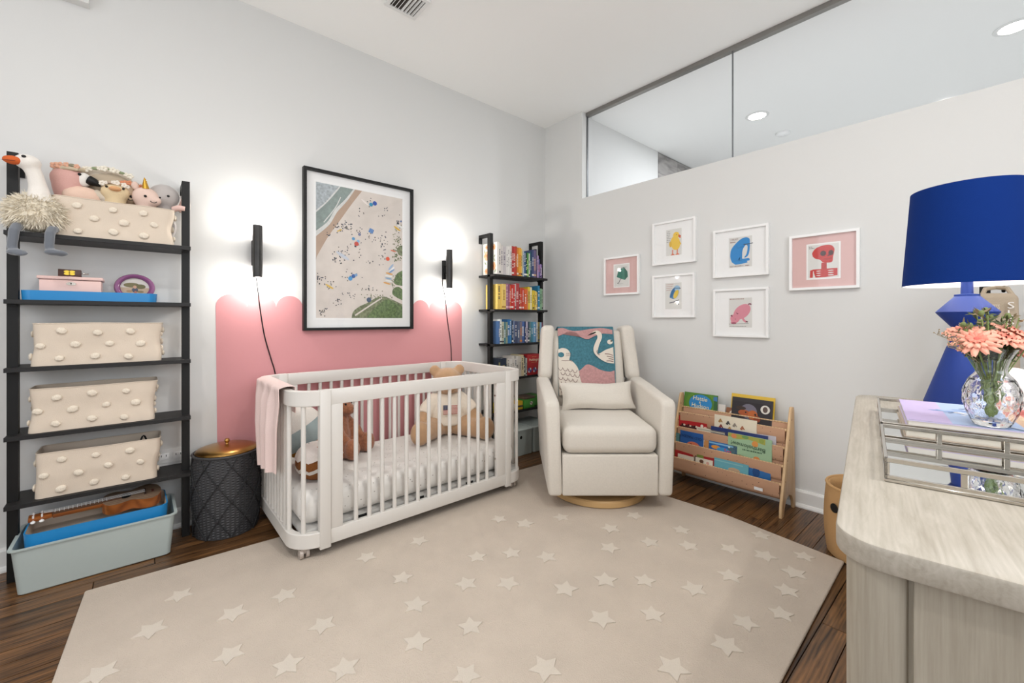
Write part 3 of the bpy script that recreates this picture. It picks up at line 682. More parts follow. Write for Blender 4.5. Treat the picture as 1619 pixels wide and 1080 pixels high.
for cx, cy, a, L_, c in [(.93, .745, -30, .03, '#E0B43E'), (.97, .765, -25, .03, '#E9E9E6'), (.88, .555, -10, .022, '#D9785A'), (.53, .915, -35, .03, '#E9E1DC'), (.85, .42, 50, .03, '#9FB8D6'), (.86, .40, 45, .03, '#EDEDED'), (.855, .385, 35, .03, '#7F9CC4'), (.83, .365, -10, .028, '#D9A25A'), (.82, .345, -5, .028, '#E6E6E4'), (.82, .325, -8, .028, '#8BA7C0'), (.82, .305, -8, .028, '#E3E3DF'), (.80, .285, -12, .028, '#D9A25A'), (.14, .235, -30, .03, '#D9B65A'), (.28, .475, -30, .05, '#C4CBD6'), (.245, .665, 30, .02, '#D9B65A')]:
    S.append((circ(cx*pwid, cy*ph, L_, L_*.22, 10, rot=a), c))
q = (.605*pwid, .695*ph); S.append(([(q[0]-.02, q[1]-.008), (q[0]+.01, q[1]-.02), (q[0]+.022, q[1]+.008), (q[0]-.008, q[1]+.02)], '#6E93C4'))
for k in range(3): S.append((stroke([(q[0]-.012+.01*k, q[1]-.010-.003*k), (q[0]-.001+.01*k, q[1]+.016-.004*k)], .003), '#3B64A6'))
art('photo_print', S, AMx, FR, step=.000004, base=.0002)
MB().add([(-fw+.017, -.026, .017), (fw-.017, -.026, .017), (fw-.017, -.026, fh-.017), (-fw+.017, -.026, fh-.017)], [(0, 1, 2, 3)]).build('glazing', 'picture_glass', FR, smooth=False)
# ------------------------------------------------------------------ sconces
mat('marble_black', '#2A2826', .35, vary=.5, vscale=14)
def sconce(x, label, cord):
    t = thing('wall_sconce', label, 'sconce', (x, YA, 1.488), 0, 'wall sconces beside the beach print')
    b = MB(); n = 28
    b.lathe([(.0215, -.149), (.025, -.149), (.025, .149), (.0215, .149), (.0215, .10), (.0001, .10)], n, tr(0, -.08, 0), cap=False); b.build('tube', 'marble_black', t)
    MB().lathe([(.0001, -.10), (.0215, -.10), (.0215, -.149)], n, tr(0, -.08, 0), cap=False).build('tube_floor', 'marble_black', t)
    for s in (1, -1): MB().lathe([(.0001, .139*s), (.021, .139*s), (.021, .142*s), (.0001, .142*s)], n, tr(0, -.08, 0)).build('light_disc', 'bulb_glow', t)
    box('wall_plate', 'black_metal', -.018, .018, -.024, -.0005, -.075, .07, t, .003)
    for z in (-.035, .03): MB().cyl((0, -.024, z), (0, -.056, z), .006, n=10).build('arm', 'black_metal', t)
    for s in (1, -1): bulb('sconce_light', (x, YA-.08, 1.488+s*.162), SCONCE_W, (1, .96, .90), .018)
    c = thing('hanging_cable', cord[0], 'cable', (x, YA, 1.0), 0, 'sconce cords')
    MB().tube([(a, -.005, z-1.0) for a, z in curve(cord[1], 6)], .0032, 8).build('cable', 'black_metal', c)
sconce(.508, 'black tube wall sconce left of the beach print, lit up and down', ('thin black cord hanging from the left sconce', [(.0, 1.415), (.012, 1.30), (.028, 1.15), (.05, 1.0), (.085, .86), (.105, .78), (.13, .6), (.14, .3), (.13, .12)]))
sconce(1.797, 'black tube wall sconce between the beach print and the bookshelf, lit up and down', ('thin black cord hanging from the right sconce', [(-.012, 1.415), (-.012, 1.36), (.01, 1.27), (.03, 1.1), (.055, .95), (.065, .86), (.068, .7), (.07, .3), (.07, .12)]))
# ------------------------------------------------------------------ fabric bins with pompoms
pp = MB(); pp.ell((0, 0, 0), (.0165, .0065, .0135), 14, 8)
pp.v = [tuple(Vector(v)*(1+.16*noise.noise(Vector(v)*230))) for v in pp.v]
POM = None
def bin_(x0, x1, z, h, label, lean=0, rz=0, seed=0, taper=.0, pin=0.0):
    global POM
    rn = random.Random(seed)
    w = (x1-x0)/2; d = .088; t = thing('fabric_bin', label, 'storage bin', ((x0+x1)/2, 2.765, z), rz, 'cream pompom fabric bins')
    N = 56; ring = rrect(-w, w, -d, d, .022, 6)
    per = []      # resample outline
    tot = [0]
    for a, b_ in zip(ring, ring[1:]+ring[:1]): tot.append(tot[-1]+math.hypot(b_[0]-a[0], b_[1]-a[1]))
    for k in range(N*2):
        s = tot[-1]*k/(N*2); i = max(j for j in range(len(ring)) if tot[j] <= s+1e-9); a = ring[i]; b_ = ring[(i+1) % len(ring)]; L_ = tot[i+1]-tot[i]; q = (s-tot[i])/L_ if L_ else 0
        per.append((a[0]+(b_[0]-a[0])*q, a[1]+(b_[1]-a[1])*q))
    def disp(x, y, zz, inn):
        v = zz/h; amp = .006*math.sin(math.pi*min(1, max(0, v)))+.0015
        n1 = noise.noise((x*7+seed, y*7, zz*10)); n2 = noise.noise((x*16, y*16+seed, zz*20))
        L_ = math.hypot(x/w, y/d) or 1; k = n1*amp+n2*amp*.35
        k -= pin*math.exp(-((v-.45)/.28)**2)*math.exp(-((abs(x)-w)/.03)**2)
        if inn: k -= .006
        sx = k*(1 if abs(x) > w-.024 else .0)*(1 if x > 0 else -1); sy = k*(1 if abs(y) > d-.024 else 0)*(1 if y > 0 else -1)
        return (x*(1-taper*(1-v))+sx+lean*(v-.5)*.02, y+sy, zz+(n1*.004 if v > .9 else 0))
    rows = 12; vs = []; fs = []; n2_ = len(per)
    seqz = [(.001+(h-.001)*i/rows, False) for i in range(rows+1)]+[(h-.0+(.012-h)*i/rows, True) for i in range(1, rows+1)]
    for zz, inn in seqz:
        for x, y in per: vs.append(disp(x, y, zz, inn))
    for i in range(len(seqz)-1):
        for k in range(n2_): fs.append((i*n2_+k, i*n2_+(k+1) % n2_, (i+1)*n2_+(k+1) % n2_, (i+1)*n2_+k))
    b = MB(); b.add(vs, fs); b.add([vs[k] for k in range(n2_)], [list(range(n2_))[::-1]]); o0 = (len(seqz)-1)*n2_; b.add([vs[o0+k] for k in range(n2_)], [list(range(n2_))])
    b.build('fabric_body', 'canvas', t, angle=70)
    b = MB(); b.tube([disp(x, y, h, False) for x, y in per], .0022, 6, closed=True); b.build('top_hem', 'canvas', t)
    spots = []
    for r_, off in ((.80, .0), (.50, .5), (.18, .12)):
        for c_ in range(4 if off == .5 else 3):
            fx = -.62+(c_*.53 if off != .5 else c_*.51-.26)+off*.0+rn.uniform(-.03, .03); spots.append((fx*w, r_*h+rn.uniform(-.006, .006)))
    def pom(x, y, zz, face):
        global POM
        q = disp(x, y, zz, False)
        if POM is None: POM = pp.build('pompom', 'pompom', t); o = POM
        else: o = POM.copy(); COL.objects.link(o); o.parent = t
        off = {'f': (0, -.004, 0), 'r': (.004, 0, 0), 'l': (-.004, 0, 0)}[face]
        o.location = (q[0]+off[0], q[1]+off[1], q[2]+off[2]); o.rotation_euler = (0, rn.uniform(-.4, .4), {'f': 0, 'r': R(90), 'l': R(90)}[face]+rn.uniform(-.1, .1)); k = rn.uniform(.88, 1.15); o.scale = (k, k, k)
    for x, zz in spots: pom(x, -d, zz, 'f')
    for y, v in ((-.045, .82), (.04, .7), (-.02, .5), (.045, .3), (-.05, .2)): pom(w, y, v*h, 'r')
    for y, v in ((-.03, .75), (.02, .5), (-.05, .22)): pom(-w, y, v*h, 'l')
    return t
bin_(-.285, .132, SZ[0], .172, 'cream pompom fabric bin full of soft toys on the top shelf', 0, R(-1), 11, .0, .012)
bin_(-.345, .082, SZ[2], .182, 'empty cream pompom fabric bin on the middle shelf below the pink box', .3, R(1.5), 23, .0, .003)
bin_(-.355, .062, SZ[3], .186, 'empty cream pompom fabric bin on the second shelf from the bottom', .4, R(1), 37, .02, .003)
bin_(-.335, .075, SZ[4], .190, 'cream pompom fabric bin holding small toys on the lowest shelf', .4, R(-1), 53, .02, .004)
# small toys in the lowest bin
zb_ = SZ[4]+.013
tt = thing('blue_toy', 'round blue and white toy cap in the lowest fabric bin', 'toy', (-.10, 2.775, zb_+.075))
MB().lathe([(.0001, .0), (.033, 0), (.036, .01), (.034, .05), (.026, .064), (.0001, .068)], 24).build('cap', plain('#2E7FC1'), tt); MB().lathe([(.010, .0675), (.02, .0655), (.02, .067), (.010, .069)], 20).build('ring_mark', 'paper_white', tt)
tt = thing('toy_block', 'red toy block under the blue toy cap in the lowest bin', 'toy', (-.115, 2.775, zb_))
MB().rbox(-.055, .055, -.04, .04, 0, .074, .006, 2).build('block', plain('#C0392B'), tt); MB().rbox(-.05, .0, -.041, -.039, .02, .06, .0008, 1).build('inlay', plain('#E8B33A'), tt)
tt = thing('toy_car', 'small red toy at the left end of the lowest bin', 'toy', (-.235, 2.76, zb_))
MB().rbox(-.04, .04, -.025, .025, .012, .10, .008, 2).build('body', plain('#B5302A'), tt)
for x in (-.025, .025): MB().cyl((x, -.03, .012), (x, .03, .012), .0115, n=14).build('wheel', 'black_metal', tt)
for x, lab in ((-.165, 'left'), (-.035, 'right')):
    tt = thing('bin_divider', 'grey felt divider standing in the lowest bin, on the %s' % lab, 'divider', (x, 2.765, zb_), R(8))
    b = MB(); b.sheet(lambda u, v: ((.006*math.sin(u*5), -.07+.14*u, v*(.16-.03*abs(u-.5))), (1, 0, 0)), 8, 6, .003); b.build('felt_panel', plain('#8E8279', .9), tt)
tt = thing('toy_ring', 'black toy loop at the right end of the lowest bin', 'toy', (.015, 2.77, zb_))
MB().tube([(-.03+.06*i/12, 0, .02+.16*math.sin(math.pi*i/12)) for i in range(13)], .004, 8).build('loop', 'black_metal', tt); MB().rbox(-.04, .04, -.02, .02, 0, .03, .006, 2).build('block_base', plain('#33302F'), tt)
# ------------------------------------------------------------------ second shelf: blue tray, box, music box, round frame
z = SZ[1]
def tray(name, label, cat, w, d, h, m, liner, loc, rz=0):
    t = thing(name, label, cat, loc, rz)
    o_ = rrect(-w, w, -d, d, .035); i_ = rrect(-w+.005, w-.005, -d+.005, d-.005, .031); n = len(o_)
    b = MB(); vs = [(x*.985, y*.985, .0005) for x, y in o_]+[(x, y, h) for x, y in o_]+[(x, y, h) for x, y in i_]+[(x*.985, y*.985, .006) for x, y in i_]
    fs = [(k*n+i, k*n+(i+1) % n, (k+1)*n+(i+1) % n, (k+1)*n+i) for k in range(3) for i in range(n)]+[list(range(n))[::-1]]
    fl_ = fs[2*n:3*n]; fs = fs[:2*n]+fs[3*n:]; b.add(vs, fs); b.build('tray_rim', m, t, angle=50)
    b = MB(); b.add(vs, fl_); b.add([vs[3*n+i] for i in range(n)], [list(range(n))]); b.build('liner', liner, t, smooth=False); return t
tray('blue_tray', 'shallow bright blue tray on the second shelf under the pink box', 'tray', .222, .085, .042, 'blue_tray', 'blue_tray', (-.156, 2.775, z))
zt = z+.007
t = thing('jewelry_box', 'pale pink keepsake box with a keyhole plate in the blue tray', 'box', (-.23, 2.785, zt))
mat('pink_box', '#EBC8C0', .5)
MB().rbox(-.097, .097, -.055, .055, 0, .086, .003, 2).build('body', 'pink_box', t); MB().rbox(-.104, .104, -.062, .058, .0875, .102, .004, 3).build('lid', 'pink_box', t)
b = MB(); b.prism(circ(0, .07, .016, .0075, 16), -.057, -.0552, 'y'); b.build('keyhole_plate', 'chrome', t); b = MB(); b.prism(circ(0, .0705, .0022, .004, 10), -.0577, -.0568, 'y'); b.build('keyhole', 'black_metal', t)
t = thing('music_box', 'tiny dark brown hand-crank music box on top of the pink box', 'music box', (-.237, 2.775, zt+.1025))
MB().rbox(-.036, .036, -.022, .022, 0, .033, .0015, 2).build('case', plain('#4A281C', .4), t)
for s1 in (-1, 1):
    for s2 in (-1, 1): MB().prism(circ(s1*.008, .018+s2*.005, .010, .0052, 12), -.0235, -.022, 'y').build('gold_leaf', mat('gold_bright', '#D9B84A', .3, 1), t)
b = MB(); b.tube([(.036, 0, .017), (.046, 0, .017), (.046, -.006, .017)], .0016, 6); b.lathe([(.001, 0), (.0035, .004), (.003, .014), (.0001, .015)], 10, tr(.046, -.005, .017) @ rotx(R(90)) @ roty(R(0))); b.cyl((.046, 0, .017), (.060, 0, .0175), .002, .0035, 8); b.build('crank', 'chrome', t)
t = thing('round_photo_frame', 'round purple photo frame leaning in the blue tray', 'photo frame', (-.016, 2.76, zt), R(3))
FM = tr(0, .012, .066) @ rotx(R(90-10))
b = MB(); b.lathe([(.053, .002), (.055, .008), (.062, .013), (.071, .010), (.0755, .002), (.0755, -.008), (.053, -.008), (.053, .002)], 44, FM @ Matrix.Diagonal((1, .88, 1, 1))); b.build('rim', mat('purple_gloss', '#8A5580', .25), t)
S = [(circ(0, 0, .0545, .0475, 28), '#B9A48E'), ([p for p in circ(0, 0, .0545, .0475, 28, 0, 180)], '#CFCAC4'), (circ(-.012, .012, .03, .012, 14), '#77704F'), (circ(.02, .006, .02, .012, 14), '#6B6748'), (circ(0, -.012, .012, .012, 12), '#4E5566'), (circ(0, .003, .007, .008, 10), '#C69C84'), (circ(-.02, -.018, .012, .006, 10), '#A38667'), (circ(.02, -.02, .013, .006, 10), '#8A7A5C'), (circ(.002, -.028, .006, .012, 8), '#B5705C')]
art('photo', S, FM @ tr(0, 0, -.004), t, step=.0001)
MB().box(-.03, .03, .02, .024, .0, .06).build('stand', 'black_metal', t, smooth=False)
# ------------------------------------------------------------------ soft toys on the top shelf
zs = SZ[0]; zB = zs+.004
def eye(t, p, r=.0048, m='black_metal'): MB().ell(p, r, 10, 8).build('eye', m, t)
def flowers(t, pts, r=.010, cols=('#E9E2D2', '#8E9A78')):
    for i, p in enumerate(pts):
        b = MB(); rr_ = r*(1 if i % 2 == 0 else .7)
        if i % 3 < 2:
            for k in range(5):
                a = k*1.2566; b.ell((p[0]+rr_*.6*math.cos(a), p[1]-.002, p[2]+rr_*.6*math.sin(a)), (rr_*.5, rr_*.3, rr_*.5), 8, 6)
            b.build('flower', plain(cols[0], .9), t)
        else:
            b.ell(p, (rr_*.9, rr_*.4, rr_*.5), 8, 6); b.build('leaf', plain(cols[1], .9), t)
# goose
G = thing('goose_toy', 'cream plush goose with orange beak sitting at the left end of the top shelf', 'soft toy', (-.330, 2.715, zs))
b = MB(); b.ell((-.0, -.012, .085), (.088, .075, .078)); soft('body', b, 'cream_fur', G, .008)
b = MB(); b.tube(curve([(.008, -.02, 0), (.01, -.02, .0)][:1]+[(0, 0, 0)], 1) and [(.012, -.025, .12), (.010, -.028, .16), (.006, -.03, .20), (-.002, -.035, .245), (-.018, -.04, .288)], [.046, .037, .029, .026, .028], 16)
b.ell((-.022, -.044, .292), (.041, .036, .032), 20, 14); soft('head_and_neck', b, mat('white_plush', '#EDE7DF', .95, bump=.4, bscale=400, sheen=.3), G, .006)
b = MB(); b.ell((-.060, -.062, .287), (.029, .022, .017), 18, 12); b.v = [(x, y, z) for x, y, z in b.v]; b.build('beak', mat('orange_plush', '#D1622C', .9), G)
MB().tube([(-.088, -.066, .281), (-.07, -.084, .279), (-.05, -.084, .281)], .0012, 6).build('mouth_line', plain('#7A2F12'), G)
MB().ell((-.028, -.079, .306), (.007, .003, .0055), 10, 8, M=None).build('eye', 'black_metal', G)
# shaggy fur: short tapered tufts all over the body
rn = random.Random(5); b = MB()
for k in range(2600):
    zt_ = rn.uniform(-1, 1); a = rn.uniform(0, 6.283); s_ = math.sqrt(1-zt_*zt_); n = Vector((s_*math.cos(a), s_*math.sin(a), zt_))
    p = Vector((0+n.x*.086, -.012+n.y*.073, .085+n.z*.076)); L_ = rn.uniform(.018, .038); d = (n*.8+Vector((rn.uniform(-.5, .5), rn.uniform(-.5, .5), rn.uniform(-.9, .3)))).normalized()
    if p.z+d.z*L_ < .003: d.z = abs(d.z)*.2
    sd = d.cross(Vector((rn.uniform(-1, 1), rn.uniform(-1, 1), rn.uniform(-1, 1)))).normalized()*.0022; q = p+d*L_*.6+Vector((0, 0, -.003)); e = p+d*L_+Vector((0, 0, -.006))
    if e.z < .002: continue
    b.add([p-sd, p+sd, q+sd*.6, q-sd*.6, e], [(0, 1, 2, 3), (3, 2, 4)])
o = b.build('fur', 'cream_fur', G, smooth=False); o['kind'] = 'stuff'
mat('slate_plush', '#6B7078', .95, bump=.3, bscale=400, sheen=.6)
for lx, fx, dz in ((-.052, -.055, -.085), (.047, .047, -.075)):
    b = MB(); b.tube([(lx+.01, -.045, .022), (lx+.004, -.075, .016), (lx, -.092, -.004), (fx-.002, -.094, dz+.02), (fx, -.094, dz)], [.0165, .0165, .0165, .0155, .0145], 14)
    s = -1 if lx < 0 else 1
    b.ell((fx+.012, -.106, dz-.008), (.030, .024, .014), 16, 10)
    for k in (-1, 0, 1): b.ell((fx+.026+.012*(s > 0)+(.004 if k == 0 else -.004), -.118-.006*k*s, dz-.012+.004*k), (.017, .010, .009), 12, 8)
    soft('leg', b, 'slate_plush', G, .005, 4)
def plush(name, label, loc, build, rz=0, k=1.0):
    t = thing(name, label, 'soft toy', loc, rz); build(t); t.scale = (k, k, k); return t
BZ = zs+.036   # floor of the top bin
def flam(t):
    b = MB(); b.ell((0, 0, .05), (.045, .045, .05)); b.tube([(0, 0, .08), (-.005, 0, .13), (-.012, -.01, .19), (-.015, -.015, .222)], [.045, .044, .05, .05], 16); b.ell((-.012, -.018, .222), (.055, .046, .046)); soft('body', b, mat('pink_knit', '#D7A89F', .95, bump=.4, bscale=500), t)
    b = MB(); b.ell((.030, -.038, .222), (.022, .02, .028)); b.build('face', mat('white_knit', '#E4DFD8', .95), t)
    b = MB(); b.tube([(.045, -.045, .222), (.062, -.05, .215), (.078, -.052, .202)], [.019, .015, .002], 14); b.build('beak', 'black_metal', t)
    b = MB(); b.ell((.028, -.048, .155), (.058, .022, .038)); b.build('wing', mat('peach_knit', '#E6C6B2', .95, bump=.4, bscale=500), t); eye(t, (.019, -.054, .238), .0055)
    b = MB(); b.tube([(-.05, -.02, .246), (-.02, -.052, .256), (.012, -.058, .256), (.03, -.03, .262)], .009, 10); b.build('headband', mat('headband', '#C9B9A0', .9), t)
    flowers(t, [(-.036, -.044, .262), (-.016, -.058, .266), (.0, -.062, .266), (.012, -.062, .264), (-.05, -.03, .262)], .013, ('#DCA98E', '#8C8570'))
plush('flamingo_toy', 'pink knitted flamingo toy with black beak tip beside the goose', (-.225, 2.785, BZ-.021), flam, 0, 1.15)
def beige(t):
    b = MB(); b.ell((0, 0, .06), (.055, .045, .06)); b.ell((0, 0, .205), (.073, .055, .062)); soft('body', b, mat('beige_knit', '#B8A892', .95, bump=.4, bscale=500), t)
    b = MB(); b.ell((-.005, .012, .226), (.078, .058, .052)); b.build('hood', mat('cream_hood', '#CFC2B0', .95, bump=.4, bscale=500), t)
    b = MB(); b.tube([(-.05, -.03, .14), (-.03, -.055, .15), (.0, -.06, .135)], [.016, .019, .017], 12); b.build('arm', 'cream_hood', t)
    flowers(t, [(-.062+.0125*i, -.046-.016*math.sin(math.pi*i/10), .243+.010*math.sin(math.pi*i/10)) for i in range(11)], .011)
    eye(t, (.005, -.055, .2), .006)
plush('hooded_animal_toy', 'large beige knitted animal toy wearing a daisy crown', (-.110, 2.80, BZ-.006), beige, 0, 1.2)
def duck(t):
    b = MB(); b.ell((0, 0, .06), (.042, .036, .06)); b.ell((0, -.006, .178), (.047, .038, .035)); b.tube([(0, 0, .08), (0, -.002, .165)], .034, 14); soft('body', b, mat('butter_knit', '#E2CBA3', .95, bump=.4, bscale=500), t)
    MB().ell((0, -.043, .186), (.019, .016, .010), 16, 10).build('beak', mat('peach_beak', '#DDA878', .9), t)
    for s in (-1, 1): eye(t, (s*.025, -.036, .192), .0045)
    flowers(t, [(-.038+.0108*i, -.026-.006*math.sin(math.pi*i/7), .205+.008*math.sin(math.pi*i/7)) for i in range(8)], .010, ('#E6DDD0', '#B5A18E'))
plush('duckling_toy', 'small butter yellow duckling toy with an orange beak in the top bin', (-.085, 2.728, BZ-.013), duck, 0, 1.15)
def deer(t):
    b = MB(); b.ell((0, 0, .06), (.045, .04, .06)); b.ell((0, 0, .195), (.052, .042, .045)); b.tube([(0, 0, .08), (0, 0, .17)], .032, 14); b.ell((.0, -.04, .172), (.024, .02, .018)); soft('body', b, mat('fawn_knit', '#CBB49A', .95, bump=.4, bscale=500), t)
    MB().ell((.004, -.058, .178), (.008, .006, .006), 10, 8).build('nose', 'black_metal', t)
    MB().tube([(-.010, -.060, .168), (-.002, -.064, .161), (.008, -.062, .165)], .0016, 6).build('mouth_line', 'black_metal', t)
    for s in (-1, 1): MB().ell((s*.045, -.01, .222), (.012, .006, .016), 10, 8).build('ear', 'fawn_knit', t)
    flowers(t, [(-.02, -.034, .232), (-.004, -.038, .238), (.014, -.036, .238), (.030, -.034, .230), (.04, -.028, .222)], .014, ('#D9906C', '#7E8266'))
plush('fawn_toy', 'fawn toy with orange flowers on its head, behind the unicorn', (-.032, 2.785, BZ-.021), deer, 0, 1.15)
def uni(t):
    b = MB(); b.ell((0, 0, .06), (.042, .036, .058)); b.ell((0, -.004, .168), (.046, .038, .043)); b.ell((.024, -.026, .155), (.026, .024, .023)); b.tube([(0, 0, .08), (0, 0, .15)], .03, 14); soft('body', b, mat('blush_knit', '#E4C8BA', .95, bump=.4, bscale=500), t)
    b = MB(); b.tube([(-.001+.0, -.018, .200), (-.003, -.018, .222), (-.005, -.018, .246)], [.0125, .008, .0015], 14); b.tube([(-.001+.010*(1-i/26)*math.cos(i*1.0), -.018+.010*(1-i/26)*math.sin(i*1.0), .200+.044*i/26) for i in range(25)], .0022, 6); b.build('horn', mat('gold_horn', '#C79A3A', .35, .7), t)
    eye(t, (-.004, -.043, .166), .005); eye(t, (.043, -.030, .172), .0035)
    MB().tube([(.021+.010*math.cos(a), -.051+.001*abs(math.cos(a)), .150+.008*math.sin(a)) for a in [R(190+16*i) for i in range(11)]], .0013, 6).build('smile', 'black_metal', t)
    MB().ell((-.033, -.006, .210), (.012, .007, .017), 10, 8).build('ear', 'blush_knit', t)
plush('unicorn_toy', 'blush pink unicorn toy with a gold horn in the top bin', (.022, 2.728, BZ-.009), uni, R(4), k=1.18)
def ele(t):
    b = MB(); b.ell((0, 0, .06), (.045, .04, .06)); b.ell((0, -.005, .19), (.058, .05, .055)); b.tube([(0, 0, .08), (0, 0, .16)], .035, 14); b.tube([(-.03, -.04, .172), (-.048, -.052, .16), (-.055, -.05, .172)], [.022, .017, .014], 12); soft('body', b, mat('grey_plush', '#BDB6B2', .95, bump=.5, bscale=400, sheen=.3), t)
    b = MB(); b.ell((.078, .012, .178), (.036, .012, .04), 16, 10, rotz(R(25))); b.build('ear', 'grey_plush', t); b = MB(); b.ell((.062, -.012, .165), (.02, .009, .032), 14, 10, rotz(R(20))); b.build('inner_ear', mat('ear_pink', '#E3C0B6', .95), t)
    MB().tube([(.03, -.04, .135), (.05, -.055, .142), (.068, -.058, .14)], [.012, .012, .010], 10).build('paw', 'ear_pink', t)
    eye(t, (.012, -.054, .186), .005)
plush('elephant_toy', 'grey plush elephant toy at the right end of the top bin', (.094, 2.775, BZ-.003), ele, 0, 1.15)
# ------------------------------------------------------------------ floor tub with tray and ukulele
TB = thing('storage_tub', 'pale grey-green plastic storage tub on the floor under the ladder shelf', 'storage tub', (-.128, 2.69, 0))
def ringbox(levels, n=8):
    b = MB(); N = None; vs = []; fs = []
    for (w, d, r, z) in levels:
        q = rrect(-w, w, -d, d, r, n); N = len(q); vs += [(x, y, z) for x, y in q]
    for k in range(len(levels)-1): fs += [(k*N+i, k*N+(i+1) % N, (k+1)*N+(i+1) % N, (k+1)*N+i) for i in range(N)]
    fs.append(list(range(N))[::-1]); fs.append([(len(levels)-1)*N+i for i in range(N)]); b.add(vs, fs); return b
ringbox([(.232, .128, .02, .001), (.238, .134, .02, .006), (.254, .148, .022, .186), (.263, .155, .024, .187), (.263, .155, .024, .193), (.251, .146, .022, .193), (.233, .131, .02, .010)]).build('tub', 'plastic_sage', TB, angle=35)
BTt = tray('ukulele_tray', 'bright blue tray with a beige liner resting in the floor tub', 'tray', .228, .124, .060, 'blue_tray', 'tray_liner', (-.128, 2.695, .172), R(1))
t = thing('storage_insert', 'stack of picture books under the blue tray inside the floor tub', 'books', (-.131, 2.69, .0105)); box('cover', plain('#7D8F8A'), -.2, .2, -.1, .1, .0, .08, t, .003); box('pages', 'paper_white', -.198, .198, -.102, .098, .082, .160, t, .003)
U = thing('ukulele', 'small brown wooden ukulele lying in the blue tray', 'ukulele', (-.128, 2.700, .2), R(4))
wood('uke_top', '#6B5443', '#8C7763', (2, 14, 14), .35, 2, 3, .03, 0); wood('uke_side', '#7B431F', '#A9632F', (2, 10, 10), .35, 2, 3, .03, 0)
def ukout(k=1.0):
    up = curve([(.02, .022), (.035, .048), (.065, .056), (.10, .046), (.125, .044), (.155, .060), (.19, .066), (.215, .050), (.228, .018)], 5)
    return [(.125+(x-.125)*k, y*k) for x, y in up]+[(.125+(x-.125)*k, -y*k) for x, y in up[::-1]]
UM = tr(-.02, .014, .022) @ rotx(R(13))
MB().prism(ukout(), 0, .046, 'z', UM).build('body', 'uke_side', U, angle=50); MB().prism(ukout(.985), .046, .0475, 'z', UM).build('soundboard', 'uke_top', U, smooth=False)
MB().prism(circ(.098, 0, .021, n=24), .0475, .048, 'z', UM).build('sound_hole', 'black_metal', U, smooth=False)
MB().prism([(-.135, -.014), (.085, -.016), (.085, .016), (-.135, .014)], .043, .052, 'z', UM).build('fretboard', plain('#5B4030', .4), U, smooth=False)
MB().prism([(-.135, -.014), (.03, -.016), (.03, .016), (-.135, .014)], .024, .043, 'z', UM, bevel=.004).build('neck', 'uke_side', U)
for k in range(13): MB().box(-.128+k*.0135, -.1265+k*.0135, -.0145, .0145, .052, .0528, UM).build('fret', 'white_frame', U, smooth=False)
MB().prism([(-.135, -.015), (-.135, .015), (-.155, .022), (-.205, .020), (-.205, -.020), (-.155, -.022)], .030, .044, 'z', UM, bevel=.003).build('headstock', 'uke_side', U)
for x in (-.165, -.19):
    for s in (-1, 1):
        b = MB(); b.cyl((x, s*.014, .044), (x, s*.014, .056), .003, n=8); b.ell((x, s*.034, .037), (.008, .009, .005), 12, 8); b.cyl((x, s*.02, .037), (x, s*.03, .037), .002, n=8); b.build('tuning_peg', 'white_frame', U)
for o in list(U.children):
    if o.name.startswith('tuning_peg'): o.matrix_local = UM
MB().box(.165, .171, -.024, .024, .0475, .054, UM).build('bridge', plain('#3F2A20', .4), U, smooth=False)
for s in (-.0085, -.003, .003, .0085): MB().tube([(-.16, s, .056), (-.135, s, .0545), (.168, s*1.3, .0555)], .0006, 5, M=UM).build('string', 'white_frame', U)
MB().prism([(.190, -.010), (.200, -.010), (.203, .0), (.200, .010), (.190, .010), (.194, 0)], .0475, .0479, 'z', UM).build('emblem', plain('#5A2A22'), U, smooth=False)
t = thing('song_sheet', 'yellow and green song sheet under the ukulele neck', 'paper', (-.16, 2.66, .1795), R(4)); box('sheet', plain('#C9B85A'), -.08, .08, -.045, .045, 0, .003, t); box('picture', plain('#6E8A4A'), -.06, .02, -.035, .03, .003, .0035, t)
# ------------------------------------------------------------------ wicker hamper
HM = thing('wicker_hamper', 'black wicker hamper with diamond netting and a brass lid', 'hamper', (.348, 2.684, 0))
N = 88; rows = 62; prof = []
for i in range(rows+1):
    v = i/rows; prof.append((.132+.020*math.sin(math.pi*(.12+.62*v))-.002*v, .002+.405*v))
b = MB(); b.lathe(prof, N, fn=lambda i, k, a, z: 1+(.018 if ((k//2+i) % 2) else -.014)*(1 if 0 < i < rows else 0)); b.build('woven_body', 'wicker', HM, angle=25)
b = MB(); b.tube([(.148*math.cos(a), .148*math.sin(a), .409) for a in [2*math.pi*k/48 for k in range(48)]], .006, 8, closed=True); b.build('braided_rim', 'wicker', HM)
def hr(v): return .132+.020*math.sin(math.pi*(.12+.62*v))-.002*v+.0040
for sgn in (1, -1):
    for k in range(8):
        pts = []
        for i in range(25):
            v = i/24; a = 2*math.pi*k/8+sgn*(v*1.75); pts.append((hr(v)*math.cos(a), hr(v)*math.sin(a), .008+.392*v))
        MB().tube(pts, .0028, 6).build('net_rope', 'rope_black', HM)
kn = MB(); kn.ell((0, 0, 0), .0062, 8, 6); kob = None
for i in range(9):
    v = math.pi*2/16*i/1.75; 
    if v > 1: break
    for k in range(8):
        a = 2*math.pi*(k+(.5 if i % 2 else 0))/8; p = (hr(v)*math.cos(a), hr(v)*math.sin(a), .008+.392*v)
        if kob is None: kob = kn.build('knot', 'rope_black', HM, p)
        else: o = kob.copy(); COL.objects.link(o); o.parent = HM; o.location = p
MB().lathe([(.137, .412), (.140, .416), (.132, .426), (.10, .436), (.04, .442), (.012, .444), (.0001, .444)], 56).build('lid', 'gold', HM)
MB().lathe([(.0001, .474), (.009, .471), (.0125, .462), (.009, .453), (.006, .449), (.008, .443), (.0001, .443)][::-1], 24).build('knob', 'gold', HM)
